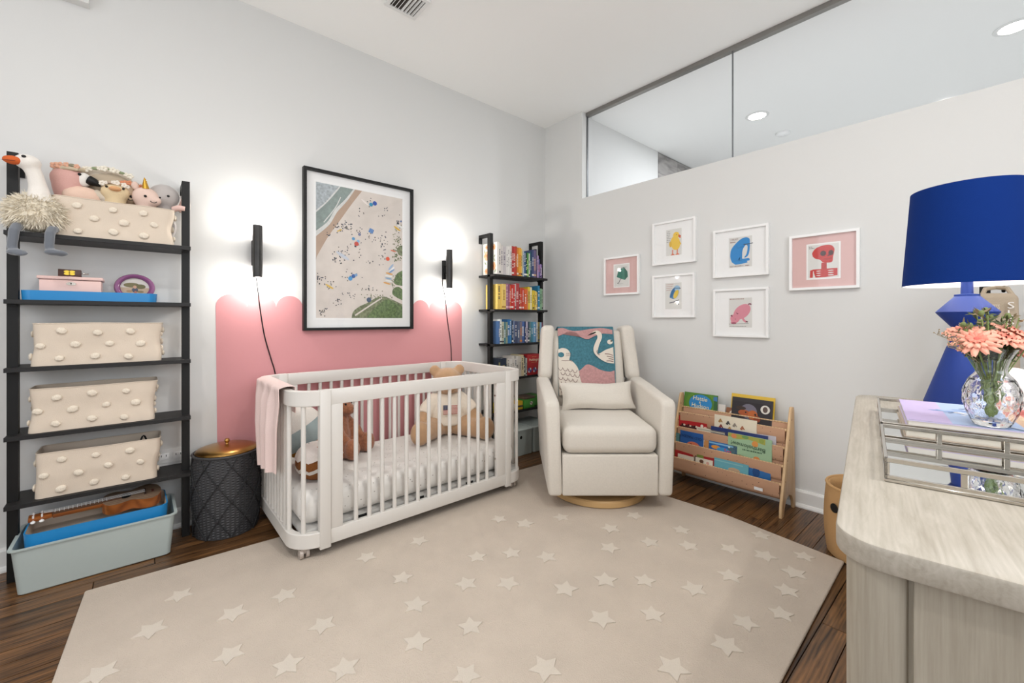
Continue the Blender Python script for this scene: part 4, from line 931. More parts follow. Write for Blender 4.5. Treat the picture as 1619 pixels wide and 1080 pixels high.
# ------------------------------------------------------------------ crib toys
MZ = .142+.146
def bear(t):
    b = MB()
    b.ell((0, 0, .12), (.115, .095, .125)); b.ell((0, -.01, .33), (.092, .085, .088)); b.ell((0, -.085, .305), (.048, .040, .040))
    for s in (-1, 1):
        b.ell((s*.078, .0, .40), (.034, .018, .036)); b.tube([(s*.07, -.01, .225), (s*.13, -.04, .17), (s*.165, -.09, .115)], [.045, .04, .036], 14); b.ell((s*.17, -.10, .10), (.040, .040, .044))
        b.tube([(s*.06, -.03, .062), (s*.13, -.12, .06), (s*.175, -.18, .062)], [.062, .058, .055], 16); b.ell((s*.19, -.205, .07), (.058, .045, .070))
    soft('body', b, 'tan_plush', t, .009, 5)
    for s in (-1, 1): eye(t, (s*.03, -.088, .345), .0065)
    MB().ell((0, -.124, .318), (.013, .009, .010), 12, 8).build('nose', 'black_metal', t)
    MB().tube([(-.016, -.122, .292), (0, -.124, .286), (.016, -.122, .292)], .0015, 6).build('mouth_line', plain('#5B3A22'), t)
    # sweater: slightly larger shell around chest and upper arms
    b = MB(); b.lathe([(.118, .072), (.126, .075), (.126, .10), (.121, .125), (.119, .16), (.108, .21), (.086, .245), (.066, .262), (.06, .262)], 36, tr(0, 0, 0) @ Matrix.Diagonal((1, .86, 1, 1)))
    for s in (-1, 1): b.tube([(s*.06, -.005, .225), (s*.13, -.04, .172), (s*.150, -.068, .142)], [.052, .048, .045], 18)
    soft('sweater', b, 'cream_knit', t, .008, 3)
    S = [([(-.045, -.024), (.045, -.024), (.045, .030), (-.045, .030)], '#E4DACB')]
    for k in range(7): S.append(([(-.045, -.024+k*.0077), (.045, -.024+k*.0077), (.045, -.0200+k*.0077), (-.045, -.0200+k*.0077)], '#A8403A'))
    S.append(([(-.045, .002), (-.002, .002), (-.002, .030), (-.045, .030)], '#2E3350'))
    for i in range(5):
        for j in range(4): S.append((circ(-.040+i*.0085, .006+j*.0065, .0014, n=6), '#D9D6D2'))
    art('flag_patch', S, frame_M((0, -.112, .172), (1, 0, 0), (0, .16, 1)), t, step=.0002, base=.003)
plush('teddy_bear', 'big tan teddy bear in a cream flag sweater sitting in the crib', (1.640, 2.575, MZ+.001), bear, R(-22), 1.13)
def bunny(t):
    b = MB(); b.ell((0, 0, .095), (.075, .065, .10)); b.tube([(0, 0, .12), (0, -.005, .20)], [.06, .05], 14); b.ell((0, -.012, .262), (.064, .062, .062)); b.ell((0, -.065, .245), (.036, .036, .030))
    for s in (-1, 1):
        b.tube([(s*.055, 0, .27), (s*.075, .0, .20), (s*.07, -.004, .14)], [.022, .025, .018], 12); b.tube([(s*.05, -.02, .18), (s*.075, -.07, .12), (s*.06, -.095, .085)], [.028, .026, .026], 12)
        b.tube([(s*.045, -.03, .045), (s*.07, -.11, .045)], [.045, .04], 14); b.ell((s*.075, -.135, .055), (.044, .036, .055))
    soft('body', b, 'brown_plush', t, .008, 3)
    for s in (-1, 1): eye(t, (s*.026, -.066, .275), .006)
    MB().ell((0, -.102, .252), (.010, .007, .008), 10, 8).build('nose', plain('#5A3526'), t)
plush('brown_rabbit', 'curly brown long-eared plush rabbit sitting in the crib', (.895, 2.62, MZ+.001), bunny, R(38), 1.12)
# banded toys at the near-left end
t = thing('striped_ball_toy', 'plush cushion with cream, grey-blue and mustard bands leaning in the crib corner', 'soft toy', (.665, 2.52, MZ+.20))
QM = rotx(R(-8)) @ roty(R(-28))
b = MB(); b.lathe([(.128*math.sin(a), -.155*math.cos(a)) for a in [math.pi*(.56+.44*i/10) for i in range(11)]], 32, QM); b.build('cream_band', mat('cream_terry', '#E6E1DA', .95, bump=.9, bscale=250), t)
b = MB(); b.lathe([(.1282*math.sin(a), -.155*math.cos(a)) for a in [math.pi*(.36+.21*i/10) for i in range(11)]], 32, QM); b.build('blue_band', mat('grey_blue_terry', '#9FAEB0', .95, bump=.9, bscale=250), t)
b = MB(); b.lathe([(.1278*math.sin(a), -.155*math.cos(a)) for a in [math.pi*(.39*i/10) for i in range(11)]], 32, QM); b.build('mustard_band', mat('mustard_terry', '#B07A2A', .95, bump=.9, bscale=250), t)
t = thing('loaf_toy', 'brown and white layered cake-shaped plush toy at the crib foot', 'soft toy', (.695, 2.30, MZ+.001))
def loaf(zr, k, col, nm):
    b = MB(); b.ell((0, 0, .09), (.108*k, .10*k, .09*k), 28, 24, e=.8); sel = [i for i, v in enumerate(b.v)]
    b.v = [(x, y, min(max(z, zr[0]+.008*math.sin(9*math.atan2(y, x))), zr[1]+.008*math.sin(9*math.atan2(y, x)))) if zr else (x, y, z) for x, y, z in b.v]; b.build(nm, col, t)
loaf(None, 1.0, mat('cocoa_terry', '#8A5426', .95, bump=.9, bscale=250), 'brown_body'); loaf((.052, .070), 1.03, 'cream_terry', 'cream_stripe'); loaf((.112, .2), 1.04, mat('icing_terry', '#EFE6E0', .95, bump=.9, bscale=250), 'icing_top')
for a in range(7): MB().rbox(-.016, .016, -.004, .004, -.003, .003, .002, 2, tr(.055*math.cos(a*1.1), -.02+.05*math.sin(a*1.1), .177-.01*(a % 2)) @ rotz(a*1.7)).build('sprinkle', plain(['#D98A4A', '#C9703A', '#6F7B80'][a % 3], .9), t)
# pink blanket over the left rail
t = thing('pink_blanket', 'pale pink muslin blanket draped over the left end of the crib', 'blanket', (0, 0, 0))
def blk(u, v):
    y = 2.16+u*(.48-.16*max(0, v-.25)); fold = .014*math.sin(u*19)+.008*math.sin(u*41+1); L_ = v*.60-.12
    w = min(1, max(0, L_)/.12)
    if L_ < 0: return (.547+.006*fold, y+.02*u, .783+L_*1.0+.001), (1, 0, 0)
    if L_ < .07:
        a = L_/.07*math.pi; return (.5195+.0275*math.cos(a), y, .784+.007*math.sin(a)), (math.cos(a), 0, math.sin(a))
    q = L_-.07; return (.489-.010-.015*min(1, q/.2)+fold*min(1, q/.08)*.9, y+(.06*(u-.5)*-q*2)+.01, .784-q*(.97+.06*u)), (-1, .3*math.cos(u*19), 0)
mat('muslin_pink', '#EBD3CD', .9, bump=.4, bscale=300)
MB().sheet(blk, 60, 40, .003).build('cloth', 'muslin_pink', t, angle=80)
# ------------------------------------------------------------------ framed prints on the right wall
def frame_print(y0, y1, z0, z1, label, mat_col, sheet, shapes, texts=()):
    """y0 > y1: left edge, right edge as seen from the room. sheet = (w, h) of the print"""
    w = y0-y1; h = z1-z0
    t = thing('framed_print', label, 'framed print', (XB, (y0+y1)/2, z0), 0, 'white framed animal prints on the right wall')
    b = MB(); f = .014; dp = .024
    for a0, a1, c0, c1 in ((-w/2, -w/2+f, 0, h), (w/2-f, w/2, 0, h), (-w/2+f, w/2-f, 0, f), (-w/2+f, w/2-f, h-f, h)): b.box(-dp, -.0005, -a1, -a0, c0, c1)
    b.build('frame', 'white_frame', t, smooth=False)
    box('mat_board', mat_col, -.010, -.003, -w/2+f, w/2-f, f, h-f, t)
    sw, sh = sheet; M = frame_M((-.0102, 0, h/2), (0, -1, 0), (0, 0, 1))      # local x right, y up, centred
    S = [([(-sw/2, -sh/2), (sw/2, -sh/2), (sw/2, sh/2), (-sw/2, sh/2)], '#D9D8D4')]+shapes
    if mat_col != 'paper_white':
        k = .008; S = [([(-sw/2-k, -sh/2-k), (sw/2+k, -sh/2-k), (sw/2+k, sh/2+k), (-sw/2-k, sh/2+k)], '#EFEEEC')]+S
    art('printed_sheet', S, M, t, step=.00002)
    for s_, size, x, y, m in texts: text('printed_words', s_, size, plain(m, .7), t, M @ tr(x, y, .0012), extrude=.0001)
    MB().add([(-.018, w/2-f, f), (-.018, -w/2+f, f), (-.018, -w/2+f, h-f), (-.018, w/2-f, h-f)], [(0, 1, 2, 3)]).build('glazing', 'picture_glass', t, smooth=False)
def scrib(x0, y0, w, lines, gap, col, th=.0016, seed=1):
    rn = random.Random(seed); out = []
    for k in range(lines):
        x = x0; xe2 = x0+w*rn.uniform(.6, 1)
        while x < xe2:
            L_ = rn.uniform(.004, .011); out.append((stroke([(x, y0-gap*k), (min(x+L_, xe2), y0-gap*k)], th), col)); x += L_+.0025
    return out
mat('mat_pink', '#D9B5B1', .85)
blk_ = '#3A3A3C'
# umbrella
S = [([(-.035, -.01), (-.02, .035), (.018, .048), (.042, .02), (.046, -.012), (.025, -.032), (-.005, -.022)], '#3E7C6C'), ([(.018, .048), (.042, .02), (.046, -.012), (.025, -.032)], '#2F6657'), (stroke([(-.004, .04), (.006, .01), (-.002, -.025)], .002), '#2F5A50'), (stroke([(-.006, -.022), (-.02, -.048), (-.026, -.052), (-.030, -.046)], .004), '#4A4B4D')]
frame_print(2.167, 1.839, 1.298, 1.607, 'white framed print of a green umbrella on a pink mat', 'mat_pink', (.135, .175), [([(a*1.3, b2*1.3+.004) for a, b2 in p], c) for p, c in S]+scrib(.0, .066, .05, 2, .008, '#8A8A8C', .003, 2)+scrib(-.03, -.066, .07, 1, .01, '#9A9A9C', .0022, 3))
# duck
yel = '#E8C24C'
S = [(circ(.012, -.008, .036, .052, 24, rot=12), yel), (circ(.018, .048, .024, .024, 20), yel), ([(.004, .03), (.034, .03), (.036, .0), (-.006, 0)], yel), ([(.036, .052), (.056, .040), (.050, .033), (.058, .028), (.046, .024), (.034, .036)], '#C45A3A'), (circ(.022, .052, .003), blk_), (circ(-.026, -.012, .010, .022, 12), '#DDB23F'), ([(.046, 0), (.058, -.022), (.05, -.024), (.042, -.008)], '#DDB23F')]
for x in (-.008, .028): S += [(stroke([(x, -.055), (x-.002, -.085)], .008), '#D97455'), ([(x-.018, -.094), (x+.018, -.094), (x, -.080)], '#D97455')]
frame_print(1.722, 1.392, 1.503, 1.818, 'white framed print of a standing yellow duckling', 'paper_white', (.118, .19), S+scrib(-.054, .080, .036, 7, .0125, '#77777A', .0035, 4))
# bird
S = [(circ(.010, .02, .030, .045, 20, rot=-25), '#4F83AE'), (circ(.028, .055, .024, .020, 18), '#9DC0DA'), (circ(.02, .012, .016, .034, 16, rot=-25), '#E2C24E'), (circ(-.008, .022, .012, .04, 14, rot=-25), '#3C6F9E'), (stroke([(.008, .058), (.03, .054), (.05, .056)], .004), '#35506B'), ([(.048, .058), (.058, .052), (.048, .048)], blk_), (stroke([(-.03, -.05), (.0, -.045), (.045, -.03)], .008), '#77777A'), (stroke([(.01, -.045), (.045, -.062)], .008), '#77777A')]
for k in range(4): S.append((stroke([(-.055, .083-.014*k), (.0-.006*k, .086-.014*k)], .003), '#B58278'))
frame_print(1.722, 1.399, 1.113, 1.427, 'white framed print of a blue and yellow bird on a branch', 'paper_white', (.125, .19), S)
# blue animal
bl = '#2E86C8'
body = curve([(-.052, -.062), (-.062, -.025), (-.056, .02), (-.03, .055), (.005, .083), (.035, .090), (.055, .078), (.058, .05), (.056, .01), (.048, -.025), (.03, -.04), (.024, -.036)], 5)+curve([(.024, -.036), (.036, -.02), (.042, .005), (.044, .03), (.036, .042), (.024, .03), (.014, .008), (.012, -.03), (.014, -.045), (.05, -.044), (.056, -.058), (.04, -.062), (.042, -.072), (.0, -.078), (-.03, -.08)], 5)
S = [(body, bl), *scrib(-.062, .067, .036, 1, .01, '#8A6A64', .006, 6), *scrib(.030, -.090, .034, 1, .01, '#8A6A64', .005, 7), (stroke([(.02, .045), (.05, .046), (.075, .049)], .005), '#3F4A55'), (stroke([(-.022, .045), (-.018, .025), (.02, .034)], .0015), '#1F5F94'), (stroke([(-.02, -.055), (.01, -.058)], .0015), '#1F5F94'), (stroke([(-.02, -.055), (-.01, -.045), (-.006, -.055), (0, -.03), (.004, -.055)], .0015), '#1F5F94')]
frame_print(1.270, .935, 1.377, 1.693, 'white framed print of a curled blue trunked animal', 'paper_white', (.14, .195), S, [('I MUST', .016, -.036, .083, '#8A6A64'), ('NOT BECOME A', .0115, -.022, -.090, '#8A6A64')])
# pig
pk = '#D98C9B'
S = [(circ(.010, .005, .060, .040, 28, rot=42), pk), (circ(-.032, -.038, .030, .028, 20), pk), ([(-.06, -.068), (-.022, -.068), (-.012, -.04), (-.05, -.03)], pk), (circ(-.040, -.068, .016, .007, 12), '#A8566B'), ([(-.050, -.012), (-.062, -.020), (-.048, -.028)], '#7D3F52'), ([(-.018, -.012), (-.026, .002), (-.010, -.006)], '#7D3F52'), (stroke([(.010, -.03), (.024, -.052), (.036, -.060)], .013), pk), (stroke([(.032, -.058), (.046, -.060)], .007), '#6B3A4A'), (stroke([(.048, .052), (.058, .056), (.066, .050)], .009), '#7D3F52'), (stroke([(-.07, -.074), (.05, -.070)], .002), '#6B6B6B'), (circ(-.03, -.042, .0025), blk_)]
frame_print(1.270, .935, .986, 1.301, 'white framed print of a pink pig bowing forward', 'paper_white', (.14, .19), S+scrib(-.065, .088, .13, 1, .01, '#9A7A74', .005, 8)+scrib(-.065, -.088, .13, 1, .01, '#8A8A84', .004, 9))
# skeleton
rd = '#C23A36'; gp = '#D9D8D4'
S = [(curve([(-.050, .035), (-.052, .05), (-.035, .075), (0, .088), (.035, .086), (.052, .065), (.050, .04), (.046, .02), (.044, -.004), (.03, -.012), (.0, -.008), (-.015, .008), (-.035, .015), (-.05, .03)], 4), rd), (circ(0, .043, .014, .015), '#4A2D2C'), (circ(.036, .043, .012, .015), '#4A2D2C'), ([(.018, .026), (.026, .034), (.030, .025)], '#4A2D2C'), (stroke([(.004, .012), (.02, .008), (.040, .014)], .003), '#7D2522'), ([(-.008, -.01), (.016, -.01), (.017, -.048), (-.009, -.048)], rd), ([(-.05, -.045), (.066, -.045), (.066, -.085), (.015, -.092), (-.036, -.092)], rd), ([(-.062, -.05), (-.046, -.045), (-.05, -.092), (-.064, -.092)], rd)]
for k in range(4): S.append((stroke([(-.010, -.016-.009*k), (.018, -.016-.009*k)], .002), '#8F2824'))
for k in range(3):
    S.append((circ(-.022, -.056-.0125*k, .011, .0026, 12), gp)); S.append((circ(.036, -.056-.0125*k, .014, .003, 12), gp))
S.append((stroke([(-.046, -.055), (-.047, -.09)], .004), gp))
frame_print(.824, .495, 1.271, 1.592, 'white framed print of a red skeleton on a pink mat', 'mat_pink', (.145, .19), S+scrib(-.068, .085, .018, 1, .008, blk_, .003, 10)+scrib(-.068, .077, .034, 1, .008, blk_, .003, 11))
# ------------------------------------------------------------------ books on the corner shelf
ORD = ['first', 'second', 'third', 'fourth', 'fifth', 'sixth', 'seventh', 'eighth', 'ninth', 'tenth', 'eleventh', 'twelfth', 'thirteenth', 'fourteenth', 'fifteenth', 'sixteenth', 'seventeenth', 'eighteenth', 'nineteenth', 'twentieth', 'twenty-first', 'twenty-second', 'twenty-third', 'twenty-fourth', 'twenty-fifth', 'twenty-sixth', 'twenty-seventh', 'twenty-eighth', 'twenty-ninth', 'thirtieth']
def cover_mesh(w, h, d, b=None):
    b = b or MB(); c = .0016
    b.box(-w/2, -w/2+c, 0, d, 0, h); b.box(w/2-c, w/2, 0, d, 0, h); b.box(-w/2+c, w/2-c, 0, c, 0, h); return b
def book(loc, w, h, d, col, label, group, mark=None, rz=0, tilt=0, rn=random):
    t = thing('book', label, 'book', loc, rz, group)
    if tilt: t.rotation_euler = (0, tilt, rz)
    cover_mesh(w, h, d).build('cover', plain(col, .5), t, smooth=False)
    if w > .005: box('pages', mat('page_edge', '#E7E1D4', .9), -w/2+.0016, w/2-.0016, .002, d-.004, .002, h-.004, t)
    if mark and w > .008:
        k = rn.random(); L_ = h*rn.uniform(.35, .6); z0 = h*rn.uniform(.25, .38)
        b = MB(); n = max(3, int(L_/.012)); 
        for i in range(n):
            if rn.random() < .85: b.box(-w*.22, w*.22, -.0005, 0, z0+L_*i/n, z0+L_*(i+.62)/n)
        if b.v: b.build('spine_title', plain(mark, .5), t, smooth=False)
        if k < .5: box('spine_band', plain(mark, .5), -w/2, w/2, -.0004, 0, h*.06, h*.06+.014, t)
    return t
def book_row(specs, x0, zs_, shelf, xend, gap=.0008, yfront=2.672, seed=1):
    rn = random.Random(seed); x = x0; N_ = len(specs)
    ks = (xend-x0)/sum(q[2] for q in specs)
    for i, (col, cname, w, h, mark) in enumerate(specs):
        w *= ks; d = min(.18, h*.72+rn.uniform(-.01, .015))
        book((x+w/2, yfront+rn.uniform(-.004, .012), zs_+.0005), w-gap, h, d, col, '%s book, %s from the left on the %s' % (cname, ORD[i], shelf), 'books on the corner shelf', mark, rn=rn); x += w
    return x
K1, K2 = '#3A3A40', '#F0EDE6'
row1 = [('#E8E2DA', 'white tall', .018, .255, K1), ('#D9D3CF', 'pale grey tall', .020, .240, '#6A6470'), ('#C9C3C4', 'grey', .026, .236, '#7A7480'), ('#E6E3DF', 'white', .014, .238, '#8A8A90'), ('#EFECE8', 'white glossy', .020, .240, '#B0ACA8'), ('#E3E0DC', 'white thin', .013, .246, K1), ('#B0302C', 'red', .018, .246, K2), ('#C9433A', 'bright red', .020, .244, K2), ('#B5482A', 'rust orange', .014, .250, '#F0C070'), ('#D98A34', 'orange', .018, .243, K2), ('#E8A93C', 'golden', .022, .243, '#B5602A'), ('#E3BE6A', 'pale yellow', .012, .236, K1), ('#B8C4CC', 'pale blue thin', .010, .215, K1), ('#2C5A8C', 'blue', .013, .214, K2), ('#1F3E34', 'dark green', .014, .212, K2), ('#4C9440', 'bright green', .022, .208, '#CFE08A'), ('#D9DCCB', 'cream', .013, .206, K1), ('#2F5A6A', 'teal', .012, .222, K2), ('#3E4C78', 'navy', .018, .238, K2), ('#6C5E84', 'dusty purple', .026, .240, '#D9B48A'), ('#2A2A30', 'black', .012, .252, '#B0A0C0'), ('#B49AC4', 'lilac', .014, .196, K1), ('#3F4A82', 'indigo', .016, .168, '#E07A8A'), ('#A58CBE', 'light purple', .013, .126, K1), ('#6A4E84', 'purple', .012, .124, K2)]
# floral album at the open end of the top shelf
t = thing('floral_album', 'white album with orange flowers at the left end of the top book shelf', 'book', (2.182, 2.668, SZ[0]+.0005))
cover_mesh(.022, .262, .182).build('cover', plain('#F1ECE4', .5), t, smooth=False); box('pages', 'page_edge', -.009, .009, .002, .178, .002, .258, t)
S = []
for cx_, cy_, r_ in ((.055, .16, .042), (.13, .07, .036), (.045, .035, .024), (.14, .225, .024), (.05, .232, .02)):
    for k in range(6): S.append((circ(cx_+r_*.55*math.cos(k*1.047), cy_+r_*.55*math.sin(k*1.047), r_*.55, r_*.45, 10), '#E9A878' if k % 2 else '#F0BE94'))
    S.append((circ(cx_, cy_, r_*.35, n=10), '#D98254'))
for cx_, cy_, a in ((.07, .10, 20), (.1, .12, 70), (.03, .10, 130), (.15, .15, 45), (.11, .19, 100), (.16, .03, 60), (.09, .03, 20), (.02, .2, 80), (.15, .12, 120)): S.append((circ(cx_, cy_, .017, .006, 8, rot=a), '#93A383'))
art('flower_print', S, frame_M((-.0112, .182, 0), (0, -1, 0), (0, 0, 1)), t, step=.00002)
book_row(row1, 2.196, SZ[0], 'top book shelf', 2.700, seed=3)
t = book((2.44, 2.858, SZ[0]+.0005), .006, .262, .09, '#B5322E', 'large red book standing flat against the wall on the top book shelf', 'books on the corner shelf'); t.rotation_euler = (0, 0, R(-90)); t.location = (2.44, 2.862, SZ[0]+.0005)
row2 = [('#E8C86A', 'yellow picture', .034, .205, K1), ('#EACB74', 'wide yellow', .040, .206, '#B58A3A'), ('#A9748A', 'mauve', .024, .212, '#E0C0C8'), ('#8E4F74', 'plum', .016, .208, '#E68A9A'), ('#D96A3A', 'coral orange', .012, .200, K2), ('#C22E2A', 'red', .022, .206, K2), ('#D13A34', 'bright red', .016, .208, K2), ('#C4C0BC', 'silver', .012, .214, K1), ('#B53C3E', 'wide crimson', .040, .220, '#E8C8C0'), ('#8C3A34', 'maroon', .010, .185, K2), ('#D05A3C', 'orange red', .016, .186, K2), ('#C9463A', 'tomato', .014, .184, K2), ('#D4502E', 'vermilion', .016, .180, K1), ('#DE6A30', 'orange', .026, .178, K2), ('#D98A5A', 'apricot', .012, .176, K1), ('#E6C83A', 'yellow', .024, .198, K1), ('#EDE6C8', 'cream', .018, .196, '#8A8A60'), ('#DCC23A', 'lemon', .018, .170, K1), ('#D9B43A', 'mustard', .014, .166, K1), ('#E8D88A', 'pale yellow', .016, .164, K1), ('#E3A640', 'amber', .016, .158, K2), ('#2F7FA8', 'tall blue', .020, .214, K2), ('#7FA884', 'sage green', .022, .190, K1), ('#A8BFA0', 'pale green', .012, .185, K1)]
book_row(row2, 2.185, SZ[1], 'second book shelf', 2.700, seed=5)
row3 = [('#4A6C9A', 'slate blue thin', .010, .185, K2), ('#DCE0DC', 'pale picture', .014, .200, K1), ('#B9BCA4', 'khaki', .020, .180, K1), ('#4F7F88', 'teal', .018, .176, K2), ('#8C9A84', 'grey green', .016, .178, K1), ('#2F6EA4', 'blue', .022, .200, K2), ('#3F86BC', 'bright blue', .014, .198, K2), ('#39465E', 'ink blue', .014, .190, K2), ('#9DB2D4', 'powder blue', .016, .188, K1), ('#4A5270', 'dark slate', .018, .184, K2), ('#55627E', 'denim', .020, .182, K2), ('#7E7480', 'grey violet', .022, .180, '#D98A4A'), ('#4A6AA8', 'cobalt', .030, .182, K2), ('#303A5C', 'navy', .010, .182, K2), ('#C4B8C8', 'pale lilac', .016, .180, K1), ('#37475A', 'charcoal blue', .016, .180, K2), ('#6B8C90', 'sea green', .020, .180, K2), ('#4F8CA0', 'turquoise', .014, .178, K2), ('#6FA0C4', 'sky blue', .024, .178, K2), ('#2F4F94', 'royal blue', .012, .176, K2), ('#D4D8D4', 'white', .014, .176, K1), ('#8C7A3C', 'olive', .020, .176, K1), ('#86B0CC', 'light blue', .012, .174, K1), ('#7A4A5A', 'wine', .014, .174, K2)]
x = 2.19
book_row(row3, x, SZ[2], 'third book shelf', 2.703, seed=7)
row4 = [('#2C3442', 'dark picture', .030, .165, '#A8A060'), ('#262E40', 'wide midnight blue', .052, .163, '#C8B48A'), ('#B9B6A6', 'pale olive', .014, .150, K1), ('#C8C2BA', 'grey', .018, .158, K1), ('#DAD6D0', 'white', .022, .150, '#9A948C'), ('#D2CCC4', 'ivory', .024, .175, '#9A948C'), ('#E0DCD6', 'chalk white', .020, .150, K1), ('#D9D4CC', 'off white', .022, .172, K1), ('#CFC8BE', 'stone', .022, .170, '#8A8078'), ('#D9C9A0', 'cream', .024, .180, K1), ('#E3D9B4', 'butter', .012, .160, K1), ('#2A3240', 'navy', .014, .168, K2), ('#C8CCC4', 'pale green', .012, .150, K1)]
xe_ = book_row(row4, 2.185, SZ[3], 'fourth book shelf', 2.505, seed=9)
t = thing('red_box_set', 'red boxed book set with gold title facing out on the fourth shelf', 'book', (2.60, 2.674, SZ[3]+.0005))
MB().rbox(-.088, .088, 0, .12, 0, .176, .002, 2).build('slipcase', plain('#B32A2E', .5), t); MT = frame_M((0, -.0006, 0), (1, 0, 0), (0, 0, 1))
text('title', 'Paddington', .030, plain('#E8D9B8'), t, MT @ tr(0, .130, 0))
S = scrib(-.035, .156, .07, 1, .01, '#D9A86A', .004, 12)+scrib(-.04, .108, .09, 1, .01, '#D9A86A', .003, 13)
for cx_ in (-.06, 0, .058):
    for k in range(6): S.append((circ(cx_+.014*math.cos(k), .042+.014*math.sin(k*1.05), .009, n=8), ['#3F62A8', '#E0DCD6', '#2F4A8A'][k % 3]))
art('cover_picture', S, MT, t, step=.00003)
# lowest shelf: yellow magazines and two green boxes
for k in range(5):
    t = thing('magazine', 'yellow magazine, %s from the bottom of the flat pile on the lowest book shelf' % ORD[k], 'magazine', (2.27+.004*(k % 2), 2.755, SZ[4]+.0005+k*.0112), R([1, -2, 2, 0, -1][k]), 'yellow magazines')
    box('cover', plain(['#D9B93A', '#E3C84A', '#CDBB6A', '#E6CE4E', '#D9C04A'][k]), -.10, .10, -.085, .085, 0, .0105, t, .001, 1); box('pages', 'page_edge', -.099, .099, -.0856, -.0835, .002, .0088, t)
t = thing('game_card_box', 'small yellow card box beside the green boxes on the lowest book shelf', 'box', (2.425, 2.72, SZ[4]+.0005)); MB().rbox(-.035, .035, -.045, .045, 0, .07, .002, 2).build('carton', plain('#E3B92E'), t); box('carton_band', plain('#4A4436'), -.0355, .0355, -.0455, .0455, .02, .035, t)
for x, y, w_, h_, lab, sp in ((2.535, 2.735, .062, .098, 'green box with a small picture on its front on the lowest book shelf', True), (2.655, 2.77, .055, .090, 'plain green box at the right end of the lowest book shelf', False)):
    t = thing('green_box', lab, 'box', (x, y, SZ[4]+.0005), 0)
    MB().rbox(-w_, w_, -.065, .065, 0, h_-.02, .003, 2).build('base', plain('#4F9A3E', .45), t); MB().rbox(-w_-.002, w_+.002, -.067, .067, h_-.0195, h_, .003, 2).build('lid', plain('#6B5A4C' if sp else '#4A9038', .45), t)
    if sp:
        S = [(circ(0, .04, .016, n=14), '#E9E4D6'), (circ(-.006, .043, .006, n=8), '#3A3230'), (circ(.007, .037, .006, n=8), '#A8574A')]; art('picture', S, frame_M((.02, -.0652, 0), (1, 0, 0), (0, 0, 1)), t, step=.0001)
# two lidded boxes on the floor under the books
for x, lab in ((2.308, 'grey lidded box on the floor behind the crib end'), (2.578, 'grey lidded box on the floor beside the glider')):
    t = thing('lidded_box', lab, 'storage box', (x, 2.69, 0), 0, 'grey lidded boxes')
    ringbox([(.120, .150, .012, .001), (.126, .158, .014, .004), (.128, .160, .014, .195)]).build('body', 'plastic_sage', t, angle=35)
    ringbox([(.131, .163, .016, .1955), (.131, .163, .016, .208), (.127, .158, .016, .2125), (.117, .148, .016, .2125), (.115, .146, .016, .2085)]).build('lid', 'plastic_sage', t, angle=35)
    MB().prism(circ(0, .15, .0125, n=20), -.1602, -.155, 'y').build('finger_hole', 'black_metal', t, smooth=False)
# ------------------------------------------------------------------ picture books in the sling rack
def rack_book(row, yl, yr, above, col, label, shapes=(), texts=(), th=.006, push=0.0, below=.07, edge=None, roll=0, extra=()):
    """yl > yr in world y; above = height showing over the front dowel"""
    zz = RACKZ[row]; xx = 2.785-.12+(zz-.06)/.51*.165+.012
    w = yl-yr; h = above+below
    t = thing('picture_book', label, 'book', (xx+.009+(push if row == 0 else (.0075 if push > .003 else 0))-(0.0 if row == 0 else math.tan(R(4))*below*.0), (yl+yr)/2, zz-below), 0, 'picture books in the sling rack')
    t.rotation_euler = (0, R(10 if row == 0 else 3.5), 0)
    # local: x depth into the wall, y sideways, z up
    b = MB(); c = .0014; b.box(0, c, -w/2, w/2, 0, h); b.box(th-c, th, -w/2, w/2, 0, h); b.box(c, th-c, w/2-c, w/2, 0, h); b.build('cover', plain(col, .4), t, smooth=False)
    box('pages', 'page_edge', c, th-c, -w/2+.003, w/2-c, .002, h-.003, t)
    M = frame_M((-.0003, w/2, 0), (0, -1, 0), (0, 0, 1))      # x from left edge, y from book foot
    if shapes:
        S = []
        for p, cc in shapes: S.append(([(min(max(a, .001), w-.001), min(max(q+below, .001), h-.001)) for a, q in p], cc))
        art('cover_picture', S, M, t, step=.00003)
    for s_, size, x, y, m, rt in texts: text('cover_title', s_, size, plain(m, .5), t, M @ tr(x, y+below, .0022) @ rotz(R(rt)), extrude=.0001)
# row 0 (top / back)
S = [([(0, .0), (.226, 0), (.226, .14), (0, .14)], '#4E8030'), (circ(.12, .075, .105, .085, 24), '#5B8A2E'), (circ(.12, .075, .085, .068, 24), '#4A7A2A'), (circ(.115, .072, .078, .060, 24), '#2F86C4'), (circ(.115, .03, .06, .016, 20), '#9CC9DE'), ([(.205, -.02), (.225, -.02), (.225, .13), (.205, .13)], '#2F5F3A'), ([(.2, .105), (.225, .10), (.225, .13), (.2, .13)], '#3F74A8')]
rack_book(0, 1.448, 1.222, .140, '#3E6B2A', 'green picture book titled around a blue pond at the top left of the rack', S, [('Hattie', .040, .112, .104, '#EFE3B4', -3), ('&', .022, .113, .079, '#EFE3B4', 0), ('Hudson', .038, .116, .055, '#EFE3B4', -3)], push=.016)
rack_book(0, 1.22, 1.175, .085, '#D9D3CC', 'thin pale book behind the green pond book in the rack', push=.03, th=.006)
S = [([(.0, .0), (.225, .0), (.225, .125), (0, .125)], '#2C282C'), (circ(.10, .07, .048, .045, 20), '#6E6A78'), (circ(.075, .058, .035, .018, 14), '#A3522A'), (circ(.125, .05, .028, .03, 14), '#B5602E'), (circ(.15, .03, .02, .02, 10), '#8A3E22'), (circ(.055, .085, .03, .012, 12), '#3A2C26'), (circ(.193, .093, .026, n=18), '#D9D5CC'), (circ(.193, .093, .014, .018, 10), '#5A4A44'), (circ(.10, .012, .05, .012, 12), '#57505A'), (circ(.14, .055, .007, n=8), '#2A2020'), (circ(.085, .062, .005, n=8), '#2A2020')]
